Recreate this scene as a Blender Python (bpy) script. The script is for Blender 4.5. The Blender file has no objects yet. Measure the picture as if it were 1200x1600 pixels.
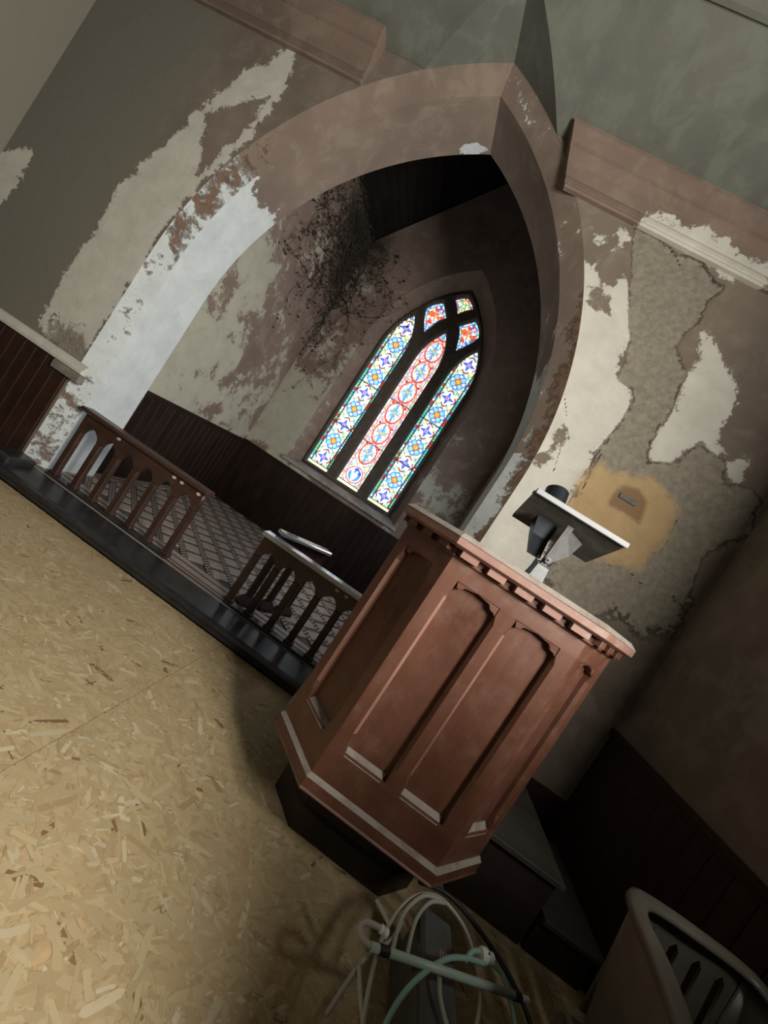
import bpy, bmesh, math, random
import numpy as np
from math import sin, cos, sqrt, pi, atan2
from mathutils import Vector, Matrix, noise

S = bpy.context.scene
C = S.collection

# ------------------------------------------------------------------ camera
YAW, PITCH, ROLL, FPX = 0.11065, -0.01764, 0.57848, 602.0
cy, sy, cp, sp = cos(YAW), sin(YAW), cos(PITCH), sin(PITCH)
R_ = Vector((cy, sy, 0)); F0 = Vector((-sy, cy, 0)); Z_ = Vector((0, 0, 1))
F_ = F0 * cp + Z_ * sp; U_ = Z_ * cp - F0 * sp
cr, sr = cos(ROLL), sin(ROLL)
CX = R_ * cr + U_ * sr; CY = -R_ * sr + U_ * cr; CZ = -F_
cam = bpy.data.cameras.new('camera'); cam_o = bpy.data.objects.new('camera', cam); C.objects.link(cam_o)
m4 = Matrix.Identity(4)
for i in range(3):
    m4[i][0], m4[i][1], m4[i][2] = CX[i], CY[i], CZ[i]
m4.translation = (0, -3.0023, 1.5)
cam_o.matrix_world = m4
cam.sensor_fit = 'HORIZONTAL'; cam.sensor_width = 36.0; cam.lens = 36.0 * FPX / 1200.0
cam.clip_start = 0.02; cam.clip_end = 100
S.camera = cam_o

# ------------------------------------------------------------------ world, light, exposure
w = bpy.data.worlds.new('world'); S.world = w; w.use_nodes = True
w.node_tree.nodes['Background'].inputs[0].default_value = (0.85, 0.92, 1.0, 1)
w.node_tree.nodes['Background'].inputs[1].default_value = 0.004
vs = S.view_settings
S.display_settings.display_device = 'sRGB'
vs.view_transform = 'Standard'; vs.look = 'None'; vs.exposure = 0.0; vs.gamma = 1.0; vs.use_curve_mapping = False
S.cycles.use_denoising = True
S.cycles.max_bounces = 6; S.cycles.diffuse_bounces = 2

def area(name, loc, aim, sx, sz, power, col):
    l = bpy.data.lights.new(name, 'AREA'); l.shape = 'RECTANGLE'; l.size = sx; l.size_y = sz
    l.energy = power; l.color = col
    o = bpy.data.objects.new(name, l); C.objects.link(o); o.location = loc
    o.rotation_euler = Vector(aim).to_track_quat('-Z', 'Z').to_euler()
    return o
# daylight through the tall nave window in the right hand wall, and the small chancel window
area('nave_window_daylight', (1.90, -3.3, 2.65), (-1, 0, 0), 1.2, 1.4, 340, (1.0, 0.95, 0.86))
area('chancel_window_daylight', (0.36, 1.15, 1.9), (-1, 0, 0), 0.9, 1.6, 40, (0.90, 0.95, 1.0))
area('west_fill', (-2.2, -7.5, 3.2), (0, 1, -0.1), 2.6, 3.2, 9, (1.0, 0.93, 0.82))  # added fill lamp behind the camera, lifts the front walls

# ------------------------------------------------------------------ helpers
def obj(name, vf, mat=None, parent=None, smooth=False, bevel=0.0, loc=None, M=None):
    v, f = vf
    me = bpy.data.meshes.new(name); me.from_pydata([tuple(p) for p in v], [], [tuple(q) for q in f])
    bm = bmesh.new(); bm.from_mesh(me)
    bmesh.ops.recalc_face_normals(bm, faces=bm.faces)
    if bevel:
        bmesh.ops.bevel(bm, geom=[e for e in bm.edges], offset=bevel, segments=1, affect='EDGES', profile=0.5)
    bm.to_mesh(me); bm.free()
    if M is not None: me.transform(M)
    if smooth:
        for p in me.polygons: p.use_smooth = True
    o = bpy.data.objects.new(name, me); C.objects.link(o)
    if mat: me.materials.append(mat)
    if parent: o.parent = parent
    if loc: o.location = loc
    return o

def mesh_obj(name, me, mat=None, parent=None):
    o = bpy.data.objects.new(name, me); C.objects.link(o)
    if mat: me.materials.append(mat)
    if parent: o.parent = parent
    return o

def empty(name, loc, label, cat, group=None):
    o = bpy.data.objects.new(name, None); C.objects.link(o); o.location = loc; o.empty_display_size = 0.1
    return tag(o, label, cat, group)

def tag(o, label=None, cat=None, group=None, kind=None):
    if label: o['label'] = label
    if cat: o['category'] = cat
    if group: o['group'] = group
    if kind: o['kind'] = kind
    return o

def struct(o): o['kind'] = 'structure'; return o

def box(x0, x1, y0, y1, z0, z1):
    v = [(x, y, z) for x in (x0, x1) for y in (y0, y1) for z in (z0, z1)]
    return v, [(0, 1, 3, 2), (4, 6, 7, 5), (0, 4, 5, 1), (2, 3, 7, 6), (0, 2, 6, 4), (1, 5, 7, 3)]

def join(*vfs):
    V, Fc = [], []
    for v, f in vfs:
        n = len(V); V += list(v); Fc += [tuple(i + n for i in q) for q in f]
    return V, Fc

def xform(vf, M):
    return [tuple(M @ Vector(p)) for p in vf[0]], vf[1]

def loft(secs, caps=True, closed=False):
    n = len(secs[0]); V = [p for s in secs for p in s]; Fc = []
    m = len(secs)
    for i in range(m if closed else m - 1):
        a, b = i * n, ((i + 1) % m) * n
        for k in range(n): Fc.append((a + k, a + (k + 1) % n, b + (k + 1) % n, b + k))
    if caps and not closed: Fc += [tuple(range(n)), tuple(range((m - 1) * n, m * n))]
    return V, Fc

def tube(pts, r, n=8, taper=None):
    pts = [Vector(p) for p in pts]; secs = []
    up = Vector((0.13, 0.21, 0.97))
    for i, p in enumerate(pts):
        t = (pts[min(i + 1, len(pts) - 1)] - pts[max(i - 1, 0)]).normalized()
        a = t.cross(up)
        if a.length < 1e-3: a = t.cross(Vector((1, 0, 0)))
        a.normalize(); b = t.cross(a).normalized()
        rr = r if taper is None else r * (1 - (1 - taper) * i / (len(pts) - 1))
        secs.append([tuple(p + a * rr * cos(2 * pi * k / n) + b * rr * sin(2 * pi * k / n)) for k in range(n)])
        up = b.cross(t) if False else up
    return loft(secs)

def smooth_path(ctrl, per=8, closed=False):
    P = [Vector(p) for p in ctrl]; n = len(P); out = []
    rng = range(n if closed else n - 1)
    for i in rng:
        if closed: p0, p1, p2, p3 = P[i - 1], P[i], P[(i + 1) % n], P[(i + 2) % n]
        else: p0, p1, p2, p3 = P[max(i - 1, 0)], P[i], P[i + 1], P[min(i + 2, n - 1)]
        for k in range(per):
            t = k / per
            out.append(0.5 * ((2 * p1) + (p2 - p0) * t + (2 * p0 - 5 * p1 + 4 * p2 - p3) * t * t + (3 * p1 - p0 - 3 * p2 + p3) * t ** 3))
    out.append(P[0] if closed else P[-1])
    return out

def cyl(r0, r1, h, n=24, M=None):
    a = [(r0 * cos(2 * pi * k / n), r0 * sin(2 * pi * k / n), 0) for k in range(n)]
    b = [(r1 * cos(2 * pi * k / n), r1 * sin(2 * pi * k / n), h) for k in range(n)]
    vf = loft([a, b])
    return xform(vf, M) if M else vf

def lathe(prof, n=28, M=None):
    vf = loft([[(r * cos(2 * pi * k / n), r * sin(2 * pi * k / n), z) for k in range(n)] for r, z in prof])
    return xform(vf, M) if M else vf

def plate(name, loops, th, bev, mat, parent=None, M=None):
    """a flat board with holes: loops are closed outlines in x,z; thickness along y; bevelled edges"""
    cu = bpy.data.curves.new(name, 'CURVE'); cu.dimensions = '2D'; cu.fill_mode = 'BOTH'
    cu.extrude = max(th / 2 - bev, 0.0005); cu.bevel_depth = bev; cu.bevel_resolution = 0; cu.offset = -bev
    for lp in loops:
        s = cu.splines.new('POLY'); s.points.add(len(lp) - 1); s.use_cyclic_u = True
        for pnt, (x, z) in zip(s.points, lp): pnt.co = (x, z, 0, 1)
    t = bpy.data.objects.new('temp', cu); C.objects.link(t)
    dg = bpy.context.evaluated_depsgraph_get(); dg.update()
    me = bpy.data.meshes.new_from_object(t.evaluated_get(dg))
    bpy.data.objects.remove(t); bpy.data.curves.remove(cu)
    me.transform(Matrix.Rotation(pi / 2, 4, 'X'))
    if M is not None: me.transform(M)
    me.name = name; me.materials.clear()
    return mesh_obj(name, me, mat, parent)

def extrude_profile(prof, x0, x1):
    """prof in (y,z), swept along x"""
    return loft([[(x0, y, z) for y, z in prof], [(x1, y, z) for y, z in prof]])

# ------------------------------------------------------------------ materials
def new_mat(name):
    m = bpy.data.materials.new(name); m.use_nodes = True
    nt = m.node_tree; bs = nt.nodes['Principled BSDF']
    return m, nt, bs

class N:
    def __init__(s, nt): s.nt = nt
    def node(s, t, **kw):
        n = s.nt.nodes.new(t)
        for k, v in kw.items(): setattr(n, k, v)
        return n
    def link(s, a, b): s.nt.links.new(a, b)
    def coord(s, scale=(1, 1, 1), rnd=False):
        tc = s.node('ShaderNodeTexCoord'); mp = s.node('ShaderNodeMapping')
        s.link(tc.outputs['Object'], mp.inputs[0]); mp.inputs['Scale'].default_value = scale
        if rnd:
            oi = s.node('ShaderNodeObjectInfo'); ml = s.node('ShaderNodeMath', operation='MULTIPLY'); ml.inputs[1].default_value = 37.0
            s.link(oi.outputs['Random'], ml.inputs[0]); s.link(ml.outputs[0], mp.inputs['Location'])
        return mp.outputs[0]
    def noise(s, vec, scale, detail=5, rough=0.6, dist=0.0):
        n = s.node('ShaderNodeTexNoise'); n.inputs['Scale'].default_value = scale
        n.inputs['Detail'].default_value = detail; n.inputs['Roughness'].default_value = rough; n.inputs['Distortion'].default_value = dist
        s.link(vec, n.inputs['Vector']); return n.outputs['Fac']
    def math(s, op, a, b=None, c=None, clamp=False):
        n = s.node('ShaderNodeMath', operation=op, use_clamp=clamp)
        for i, x in enumerate((a, b, c)):
            if x is None: continue
            if isinstance(x, (int, float)): n.inputs[i].default_value = x
            else: s.link(x, n.inputs[i])
        return n.outputs[0]
    def ramp(s, fac, stops):
        n = s.node('ShaderNodeValToRGB'); e = n.color_ramp.elements
        while len(e) < len(stops): e.new(0.5)
        for el, (p, c) in zip(e, stops): el.position = p; el.color = (*c, 1) if len(c) == 3 else c
        s.link(fac, n.inputs[0]); return n.outputs[0]
    def mix(s, fac, a, b):
        n = s.node('ShaderNodeMix', data_type='RGBA')
        for sock, x in ((n.inputs[0], fac), (n.inputs[6], a), (n.inputs[7], b)):
            if isinstance(x, (int, float)): sock.default_value = x
            elif isinstance(x, tuple): sock.default_value = (*x, 1)
            else: s.link(x, sock)
        return n.outputs[2]
    def attr(s, name):
        n = s.node('ShaderNodeAttribute'); n.attribute_name = name; return n
    def step(s, x, e):
        n = s.node('ShaderNodeMapRange', interpolation_type='SMOOTHSTEP')
        s.link(x, n.inputs[0]); n.inputs[1].default_value = -e; n.inputs[2].default_value = e
        return n.outputs[0]
    def bump(s, h, bs, strength=0.5, dist=0.01):
        b = s.node('ShaderNodeBump'); b.inputs['Strength'].default_value = strength; b.inputs['Distance'].default_value = dist
        s.link(h, b.inputs['Height']); s.link(b.outputs[0], bs.inputs['Normal'])

def plaster(name, base=(0.192, 0.153, 0.122), grey=(0.185, 0.172, 0.140), cream=(0.66, 0.64, 0.57), amp=0.30, big=0.0, soft=0.012):
    m, nt, bs = new_mat(name); g = N(nt); v = g.coord()
    n_big = g.noise(v, 1.3, 3, 0.55); n_mid = g.noise(v, 5.0, 6, 0.62, 0.4); n_fine = g.noise(v, 22, 6, 0.7); n_grit = g.noise(v, 90, 3, 0.6)
    def layer(att, a, e=0.018, b=0.0):
        x = g.math('MULTIPLY_ADD', g.math('SUBTRACT', n_mid, 0.5), a, g.attr(att).outputs['Fac'])
        x = g.math('MULTIPLY_ADD', g.math('SUBTRACT', n_fine, 0.5), a * 0.65, x)
        if b: x = g.math('MULTIPLY_ADD', g.math('SUBTRACT', n_big, 0.5), b, x)
        return g.step(x, e), x
    mottled = g.math('MULTIPLY_ADD', n_big, 0.9, g.math('MULTIPLY', n_mid, 0.35))
    col = g.mix(g.ramp(mottled, [(0.35, (0, 0, 0)), (0.85, (1, 1, 1))]), tuple(c * 0.72 for c in base), tuple(c * 1.25 for c in base))
    col = g.mix(g.math('MULTIPLY', g.ramp(n_mid, [(0.50, (0, 0, 0)), (0.62, (1, 1, 1))]), 0.55), col, (base[0] * 1.3, base[1] * 1.42, base[2] * 1.38))
    mk_grey, _ = layer('grey', 0.35, 0.25)
    col = g.mix(mk_grey, col, grey)
    mk_w, xw = layer('white', amp, soft, big)
    cream_v = g.mix(g.ramp(n_mid, [(0.3, (0, 0, 0)), (0.75, (1, 1, 1))]), tuple(c * 0.78 for c in cream), cream)
    specks = g.ramp(n_fine, [(0.60, (0, 0, 0)), (0.72, (1, 1, 1))])
    cream_v = g.mix(g.math('MULTIPLY', specks, 0.35), cream_v, tuple(c * 1.3 for c in base))
    col = g.mix(mk_w, col, cream_v)
    mk_b, xb = layer('bare', 0.13, 0.012)
    bare_c = g.mix(g.ramp(n_fine, [(0.3, (0, 0, 0)), (0.75, (1, 1, 1))]), (0.20, 0.175, 0.135), (0.36, 0.325, 0.26))
    col = g.mix(mk_b, col, bare_c)
    edge_shade = g.math('SUBTRACT', 1.0, g.math('MULTIPLY', g.math('ABSOLUTE', xb), 70.0), clamp=True)  # thin shadow line painted along the edge of the lost plaster
    col = g.mix(g.math('MULTIPLY', edge_shade, g.ramp(n_big, [(0.42, (0, 0, 0)), (0.55, (0.85, 0.85, 0.85))])), col, (0.055, 0.042, 0.03))
    mk_s, _ = layer('soot', 0.9, 0.30)  # roof corner darkness: shade and creeper growth painted into the colour
    col = g.mix(mk_s, col, (0.020, 0.017, 0.011))
    mk_t, _ = layer('tan', 0.16, 0.05)
    col = g.mix(mk_t, col, g.mix(n_mid, (0.36, 0.235, 0.11), (0.60, 0.44, 0.24)))
    mk_c, _ = layer('crack', 0.030, 0.003)
    col = g.mix(g.math('MULTIPLY', mk_c, 0.85), col, (0.05, 0.038, 0.026))
    mk_p, _ = layer('plug', 0.04, 0.02)
    col = g.mix(mk_p, col, (0.27, 0.165, 0.09))
    mk_r, _ = layer('brick', 0.16, 0.012)
    col = g.mix(mk_r, col, g.mix(g.ramp(n_fine, [(0.3, (0, 0, 0)), (0.7, (1, 1, 1))]), (0.09, 0.058, 0.04), (0.23, 0.14, 0.095)))
    g.link(col, bs.inputs['Base Color']); bs.inputs['Roughness'].default_value = 0.9
    # relief: paint film, lost plaster, grit
    h = g.math('MULTIPLY', mk_w, -0.12)
    h = g.math('MULTIPLY_ADD', mk_b, -1.0, h)
    h = g.math('MULTIPLY_ADD', g.math('MAXIMUM', mk_r, mk_c), -1.2, h)
    h = g.math('MULTIPLY_ADD', g.math('MULTIPLY', n_fine, g.math('MAXIMUM', mk_b, mk_r)), 0.9, h)
    h = g.math('MULTIPLY_ADD', n_mid, 0.35, h)
    h = g.math('MULTIPLY_ADD', n_grit, 0.07, h)
    g.bump(h, bs, 0.8, 0.02)
    return m

def wood(name, c0, c1, rough=0.5, axis=2, dust=None, dust_amt=0.0, scale=1.0, spec=0.5, bump=0.25):
    m, nt, bs = new_mat(name); g = N(nt)
    sc = [14 * scale] * 3; sc[axis] = 0.9 * scale
    v = g.coord(tuple(sc), True); n1 = g.noise(v, 1.0, 6, 0.65, 0.6); v2 = g.coord((1, 1, 1), True); n2 = g.noise(v2, 3.0, 5, 0.6)
    f = g.math('MULTIPLY_ADD', n2, 0.5, g.math('MULTIPLY', n1, 0.55))
    col = g.ramp(f, [(0.32, c0), (0.72, c1)])
    if dust:
        n3 = g.noise(v2, 9.0, 6, 0.7)
        fac = g.ramp(n3, [(0.5, (0, 0, 0)), (0.68, (1, 1, 1))])
        col = g.mix(g.math('MULTIPLY', fac, dust_amt), col, dust)
    g.link(col, bs.inputs['Base Color']); bs.inputs['Specular IOR Level'].default_value = spec
    g.link(g.ramp(n2, [(0.3, (rough - 0.08,) * 3), (0.7, (min(rough + 0.15, 1),) * 3)]), bs.inputs['Roughness'])
    g.bump(n1, bs, bump, 0.004)
    return m

def plain(name, c, rough=0.6, metal=0.0, var=0.25, scale=12, bump=0.15, spec=0.5):
    m, nt, bs = new_mat(name); g = N(nt); v = g.coord((1, 1, 1), True); n = g.noise(v, scale, 5, 0.6)
    g.link(g.ramp(n, [(0.3, tuple(x * (1 - var) for x in c)), (0.7, tuple(min(1, x * (1 + var)) for x in c))]), bs.inputs['Base Color'])
    bs.inputs['Roughness'].default_value = rough; bs.inputs['Metallic'].default_value = metal
    bs.inputs['Specular IOR Level'].default_value = spec
    if bump: g.bump(n, bs, bump, 0.005)
    return m

def attr_mat(name, att, rough=0.7, emit=0.0, spec=0.3):
    m, nt, bs = new_mat(name); g = N(nt); a = g.attr(att)
    g.link(a.outputs['Color'], bs.inputs['Base Color']); bs.inputs['Roughness'].default_value = rough
    bs.inputs['Specular IOR Level'].default_value = spec
    if emit:
        g.link(a.outputs['Color'], bs.inputs['Emission Color']); bs.inputs['Emission Strength'].default_value = emit
    return m

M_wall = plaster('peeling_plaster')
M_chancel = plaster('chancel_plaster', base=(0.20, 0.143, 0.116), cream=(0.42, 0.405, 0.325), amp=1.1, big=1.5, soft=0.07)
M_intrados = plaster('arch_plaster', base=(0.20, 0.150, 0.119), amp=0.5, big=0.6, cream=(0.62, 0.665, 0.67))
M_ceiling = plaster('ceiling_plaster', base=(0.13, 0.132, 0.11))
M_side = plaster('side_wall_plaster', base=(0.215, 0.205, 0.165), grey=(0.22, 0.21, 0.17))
M_oak = wood('pulpit_wood', (0.076, 0.028, 0.016), (0.160, 0.066, 0.041), 0.42, 2, (0.40, 0.30, 0.25), 0.10)
M_oakx = wood('pulpit_wood_across', (0.076, 0.028, 0.016), (0.160, 0.066, 0.041), 0.42, 0, (0.40, 0.30, 0.25), 0.10)
M_rimw = wood('pulpit_rim_wood', (0.19, 0.095, 0.07), (0.33, 0.18, 0.145), 0.5, 0, (0.5, 0.45, 0.4), 0.25)
M_dustw = wood('dusty_wood', (0.20, 0.17, 0.145), (0.33, 0.30, 0.265), 0.75, 0, (0.14, 0.08, 0.06), 0.6)
M_edge = wood('lit_edge_wood', (0.18, 0.085, 0.06), (0.30, 0.16, 0.12), 0.5, 2)  # lighter pulpit wood that paints light onto right-facing chamfers
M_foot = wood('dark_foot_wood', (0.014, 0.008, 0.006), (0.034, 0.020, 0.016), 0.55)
M_wains = wood('dark_wainscot', (0.017, 0.007, 0.004), (0.040, 0.017, 0.010), 0.5, 2, (0.16, 0.13, 0.11), 0.05, spec=0.3)
M_wainc = wood('chancel_wainscot_wood', (0.010, 0.005, 0.0035), (0.024, 0.012, 0.008), 0.5, 2, spec=0.25)
M_rail = wood('rail_wood', (0.026, 0.012, 0.008), (0.058, 0.028, 0.020), 0.42, 2, (0.3, 0.22, 0.18), 0.05)
M_railx = wood('rail_wood_across', (0.029, 0.014, 0.009), (0.064, 0.032, 0.023), 0.32, 0, (0.3, 0.22, 0.18), 0.05)
M_peg = plain('pale_peg', (0.50, 0.40, 0.36), 0.6)
M_greyw = wood('weathered_grey_wood', (0.05, 0.045, 0.036), (0.24, 0.225, 0.19), 0.75, 0, (0.40, 0.39, 0.37), 0.35)
M_paled = wood('pale_edge_wood', (0.24, 0.245, 0.25), (0.42, 0.43, 0.44), 0.7, 0)
M_metal = plain('dull_grey_metal', (0.105, 0.105, 0.105), 0.55, 0.3)
M_platew = plain('pale_metal_plate', (0.17, 0.175, 0.185), 0.5, 0.1)
M_black = plain('black_plastic', (0.012, 0.016, 0.022), 0.35, 0, 0.3)
M_step = plain('black_painted_step', (0.024, 0.024, 0.026), 0.30, 0, 0.45, 7, 0.3)
M_stone = plain('dark_tracery_stone', (0.070, 0.056, 0.042), 0.85, 0, 0.3, 14, 0.4)
M_sill = plain('stone_sill', (0.27, 0.245, 0.225), 0.5, 0, 0.3, 10, 0.3)
M_lead = plain('lead_bar', (0.012, 0.012, 0.012), 0.6)
M_roof = wood('dark_roof_boards', (0.006, 0.005, 0.004), (0.016, 0.012, 0.010), 0.9, 1, spec=0.1)
M_stem = plain('dead_stem', (0.035, 0.026, 0.017), 0.9)
M_leaf = plain('dead_leaf', (0.032, 0.025, 0.015), 0.9)
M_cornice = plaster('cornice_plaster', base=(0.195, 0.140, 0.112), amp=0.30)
M_cable = plain('grey_white_cable', (0.40, 0.39, 0.34), 0.5, 0, 0.1, 5, 0)
M_green = plain('green_white_cable', (0.27, 0.45, 0.38), 0.4, 0, 0.1, 5, 0)
M_tube = plain('pale_green_tube', (0.45, 0.58, 0.52), 0.35, 0, 0.1, 5, 0)
M_conn = plain('white_connector', (0.80, 0.84, 0.82), 0.4, 0, 0.05, 5, 0)
M_tape = plain('black_tape', (0.02, 0.02, 0.02), 0.6)
M_copper = plain('bare_wire_ends', (0.55, 0.38, 0.28), 0.4, 0.6)
M_case = plain('dark_grey_case', (0.10, 0.10, 0.095), 0.55)
M_chair = plain('grey_moulded_plastic', (0.115, 0.108, 0.088), 0.38, 0, 0.25, 5, 0.1)
M_bulb = plain('grey_lens', (0.15, 0.16, 0.17), 0.2)

# ------------------------------------------------------------------ plaster patches on the nave end wall (metres, x and z)
PATCH = {
'white': [[(-0.17,3.81),(-0.21,3.97),(-0.11,3.91),(-0.01,3.9),(0.09,3.82),(0.17,3.84),(0.21,3.96),(0.3,3.88),(0.51,3.56),(0.55,3.4),(0.59,3.25),(0.72,3.23),(0.77,3.18),(0.8,3.0),(0.78,2.83),(0.76,2.71),(0.73,2.69),(0.77,2.62),(0.81,2.47),(0.78,2.37),(0.8,2.24),(0.79,2.09),(0.87,1.77),(0.83,1.6),(0.52,1.39),(0.23,1.69),(0.26,1.98),(0.32,2.24),(0.17,2.91),(-0.03,3.52),(-0.14,3.75)],[(1.02,3.06),(1.05,2.9),(1.1,2.83),(1.25,2.9),(1.3,3.05),(1.34,3.13),(1.46,3.1),(1.53,3.12),(1.5,3.2),(1.41,3.26),(1.37,3.48),(1.38,3.53),(1.3,3.62),(1.23,3.63),(1.14,3.71),(1.05,3.78),(0.97,3.85),(0.93,3.82),(0.97,3.73),(1.0,3.63),(0.99,3.55),(1.01,3.4),(1.04,3.21)],[(0.09,4.4),(0.16,4.46),(0.22,4.52),(0.48,4.53),(0.69,4.49),(1.01,4.55),(1.09,4.4),(0.96,4.42),(0.96,4.33),(0.8,4.25),(0.6,4.34),(0.4,4.37)],[(-0.02,4.18),(-0.01,4.26),(0.08,4.23),(0.09,4.14),(0.02,4.13)],[(-0.19,4.14),(-0.12,4.12),(-0.01,4.12),(0.0,4.07),(-0.09,4.06)],[(1.54,3.11),(1.65,3.16),(1.71,3.04),(1.63,2.97)],[(-3.83,1.17),(-3.88,1.77),(-3.87,2.39),(-3.82,2.79),(-3.7,3.11),(-3.64,3.42),(-3.55,3.65),(-3.48,3.9),(-3.18,4.3),(-3.06,4.25),(-3.0,3.83),(-3.06,3.65),(-3.03,3.5),(-3.12,3.33),(-3.19,3.03),(-3.29,2.53),(-3.27,2.02),(-3.25,1.47),(-3.26,1.14),(-3.43,1.03)],[(-4.9,1.76),(-5.15,2.21),(-4.91,2.44),(-4.81,2.4),(-4.78,2.06),(-4.81,1.86)]],
'hole': [[(-3.52,3.48),(-3.4,3.63),(-3.11,3.88),(-3.09,3.64),(-3.22,3.27),(-3.27,2.99),(-3.4,3.25)],[(0.07,3.6),(0.07,3.75),(0.22,3.75),(0.28,3.63),(0.19,3.62),(0.13,3.59)],[(0.4,2.43),(0.45,2.6),(0.48,2.72),(0.51,2.66),(0.5,2.49),(0.49,2.38),(0.44,2.38)]],
'bare': [[(0.06,4.34),(0.28,4.32),(0.45,4.24),(0.63,4.3),(0.77,4.24),(0.86,4.21),(0.83,4.04),(0.85,3.93),(0.81,3.75),(0.82,3.65),(0.95,3.58),(1.0,3.4),(1.04,3.21),(1.03,3.04),(1.06,2.88),(1.11,2.82),(1.25,2.9),(1.3,3.05),(1.34,3.13),(1.46,3.1),(1.53,3.12),(1.63,2.97),(1.75,3.02),(1.89,3.0),(1.95,2.77),(1.78,2.44),(1.89,2.02),(1.9,1.85),(1.74,1.69),(1.5,1.74),(1.2,1.54),(0.94,1.7),(0.8,2.24),(0.79,2.37),(0.81,2.47),(0.77,2.62),(0.77,2.8),(0.79,3.01),(0.77,3.18),(0.72,3.23),(0.59,3.25),(0.51,3.56),(0.3,3.87),(0.2,4.08)],[(-3.69,1.28),(-3.43,1.3),(-3.22,1.16),(-3.2,1.01),(-3.41,1.01),(-3.69,1.08)]],
'tan': [[(0.75,2.47),(0.83,2.65),(0.94,2.63),(1.19,2.75),(1.45,2.66),(1.54,2.39),(1.47,2.12),(1.3,2.06),(1.14,2.01),(0.82,2.19)]],
'plug': [[(1.02,2.49),(1.05,2.59),(1.16,2.62),(1.26,2.57),(1.3,2.4),(1.16,2.42),(1.04,2.4)]],
}
CRACKS = [[(0.2,1.71),(0.25,2.0),(0.24,2.2),(0.28,2.3),(0.25,2.41)],[(0.89,2.13),(0.84,2.33),(0.8,2.56),(0.8,2.7)],[(1.27,2.03),(1.42,2.07),(1.58,2.03),(1.73,2.07),(1.82,2.05)],[(1.49,2.61),(1.53,2.36),(1.5,2.2)],[(-0.01,3.58),(0.16,3.26),(0.28,3.01),(0.43,2.81),(0.51,2.63),(0.58,2.39)],[(1.74,2.1),(1.94,2.02)],[(0.37,4.29),(0.45,4.25),(0.55,4.19)]]
LAYERS = ('white', 'bare', 'tan', 'plug', 'grey', 'brick', 'soot', 'crack')  # soot: painted shade and creeper growth in the roof corner

def sdf(P, poly):
    """signed distance (inside positive) of points P[n,2] to a polygon"""
    A = np.array(poly); B = np.roll(A, -1, 0)
    d = np.full(len(P), 1e9); ins = np.zeros(len(P), bool)
    for a, b in zip(A, B):
        e = b - a; wv = P - a; t = np.clip((wv @ e) / (e @ e + 1e-12), 0, 1)
        d = np.minimum(d, np.linalg.norm(wv - t[:, None] * e, axis=1))
        c = ((a[1] > P[:, 1]) != (b[1] > P[:, 1]))
        xi = (b[0] - a[0]) * (P[:, 1] - a[1]) / (b[1] - a[1] + 1e-12) + a[0]
        ins ^= c & (P[:, 0] < xi)
    return np.where(ins, d, -d)

def dline(P, line):
    d = np.full(len(P), 1e9)
    for a, b in zip(np.array(line[:-1]), np.array(line[1:])):
        e = b - a; wv = P - a; t = np.clip((wv @ e) / (e @ e), 0, 1)
        d = np.minimum(d, np.linalg.norm(wv - t[:, None] * e, axis=1))
    return d

def layers(o, **kw):
    n = len(o.data.vertices)
    for k in LAYERS:
        at = o.data.attributes.new(k, 'FLOAT', 'POINT')
        v = kw.get(k, -9.0)
        at.data.foreach_set('value', np.full(n, v, np.float32) if np.isscalar(v) else np.asarray(v, np.float32))
    return o

def co(o):
    a = np.empty(len(o.data.vertices) * 3); o.data.vertices.foreach_get('co', a); return a.reshape(-1, 3)

def ruled(inner, outer, n, flip=False):
    """grid between two matching polylines"""
    m = len(inner); V = []
    for a, b in zip(inner, outer):
        a, b = Vector(a), Vector(b)
        for k in range(n + 1): V.append(a.lerp(b, k / n))
    Fc = [(i * (n + 1) + k, (i + 1) * (n + 1) + k, (i + 1) * (n + 1) + k + 1, i * (n + 1) + k + 1) for i in range(m - 1) for k in range(n)]
    return V, Fc

def grid(p0, pu, pv, nu, nv):
    p0, pu, pv = Vector(p0), Vector(pu), Vector(pv)
    V = [p0 + pu * (i / nu) + pv * (j / nv) for i in range(nu + 1) for j in range(nv + 1)]
    Fc = [(i * (nv + 1) + j, (i + 1) * (nv + 1) + j, (i + 1) * (nv + 1) + j + 1, i * (nv + 1) + j + 1) for i in range(nu) for j in range(nv)]
    return V, Fc

# ------------------------------------------------------------------ room dimensions
XL, XR = -5.10, 1.95          # nave side walls
XM = -1.43                    # axis of the chancel arch
ZS = 2.2                      # springing of the arch
FZ = 0.10                     # chancel floor
CXL, CXR, CYB = -3.25, 0.39, 3.0

def arch_hw(z, off=0.0):
    r = 2.939 + off; c = 1.70 - 2.939
    return (1.70 + off) if z <= ZS else c + sqrt(max(r * r - (z - ZS) ** 2, 0))

def arch_apex(off=0.0):
    r = 2.939 + off; c = 2.939 - 1.70
    return ZS + sqrt(r * r - c * c)

def arch_side(side, off=0.0, z0=0.0, nst=70, narc=120):
    """half profile from floor to apex: list of (x,z)"""
    za = arch_apex(off); r = 2.939 + off; c = 2.939 - 1.70
    L = [(XM + side * (1.70 + off), z0 + (ZS - z0) * i / nst) for i in range(nst)]
    a1 = math.acos(c / r)
    L += [(XM + side * (-c + r * cos(a1 * i / narc)), ZS + r * sin(a1 * i / narc)) for i in range(narc + 1)]
    return L

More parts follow.
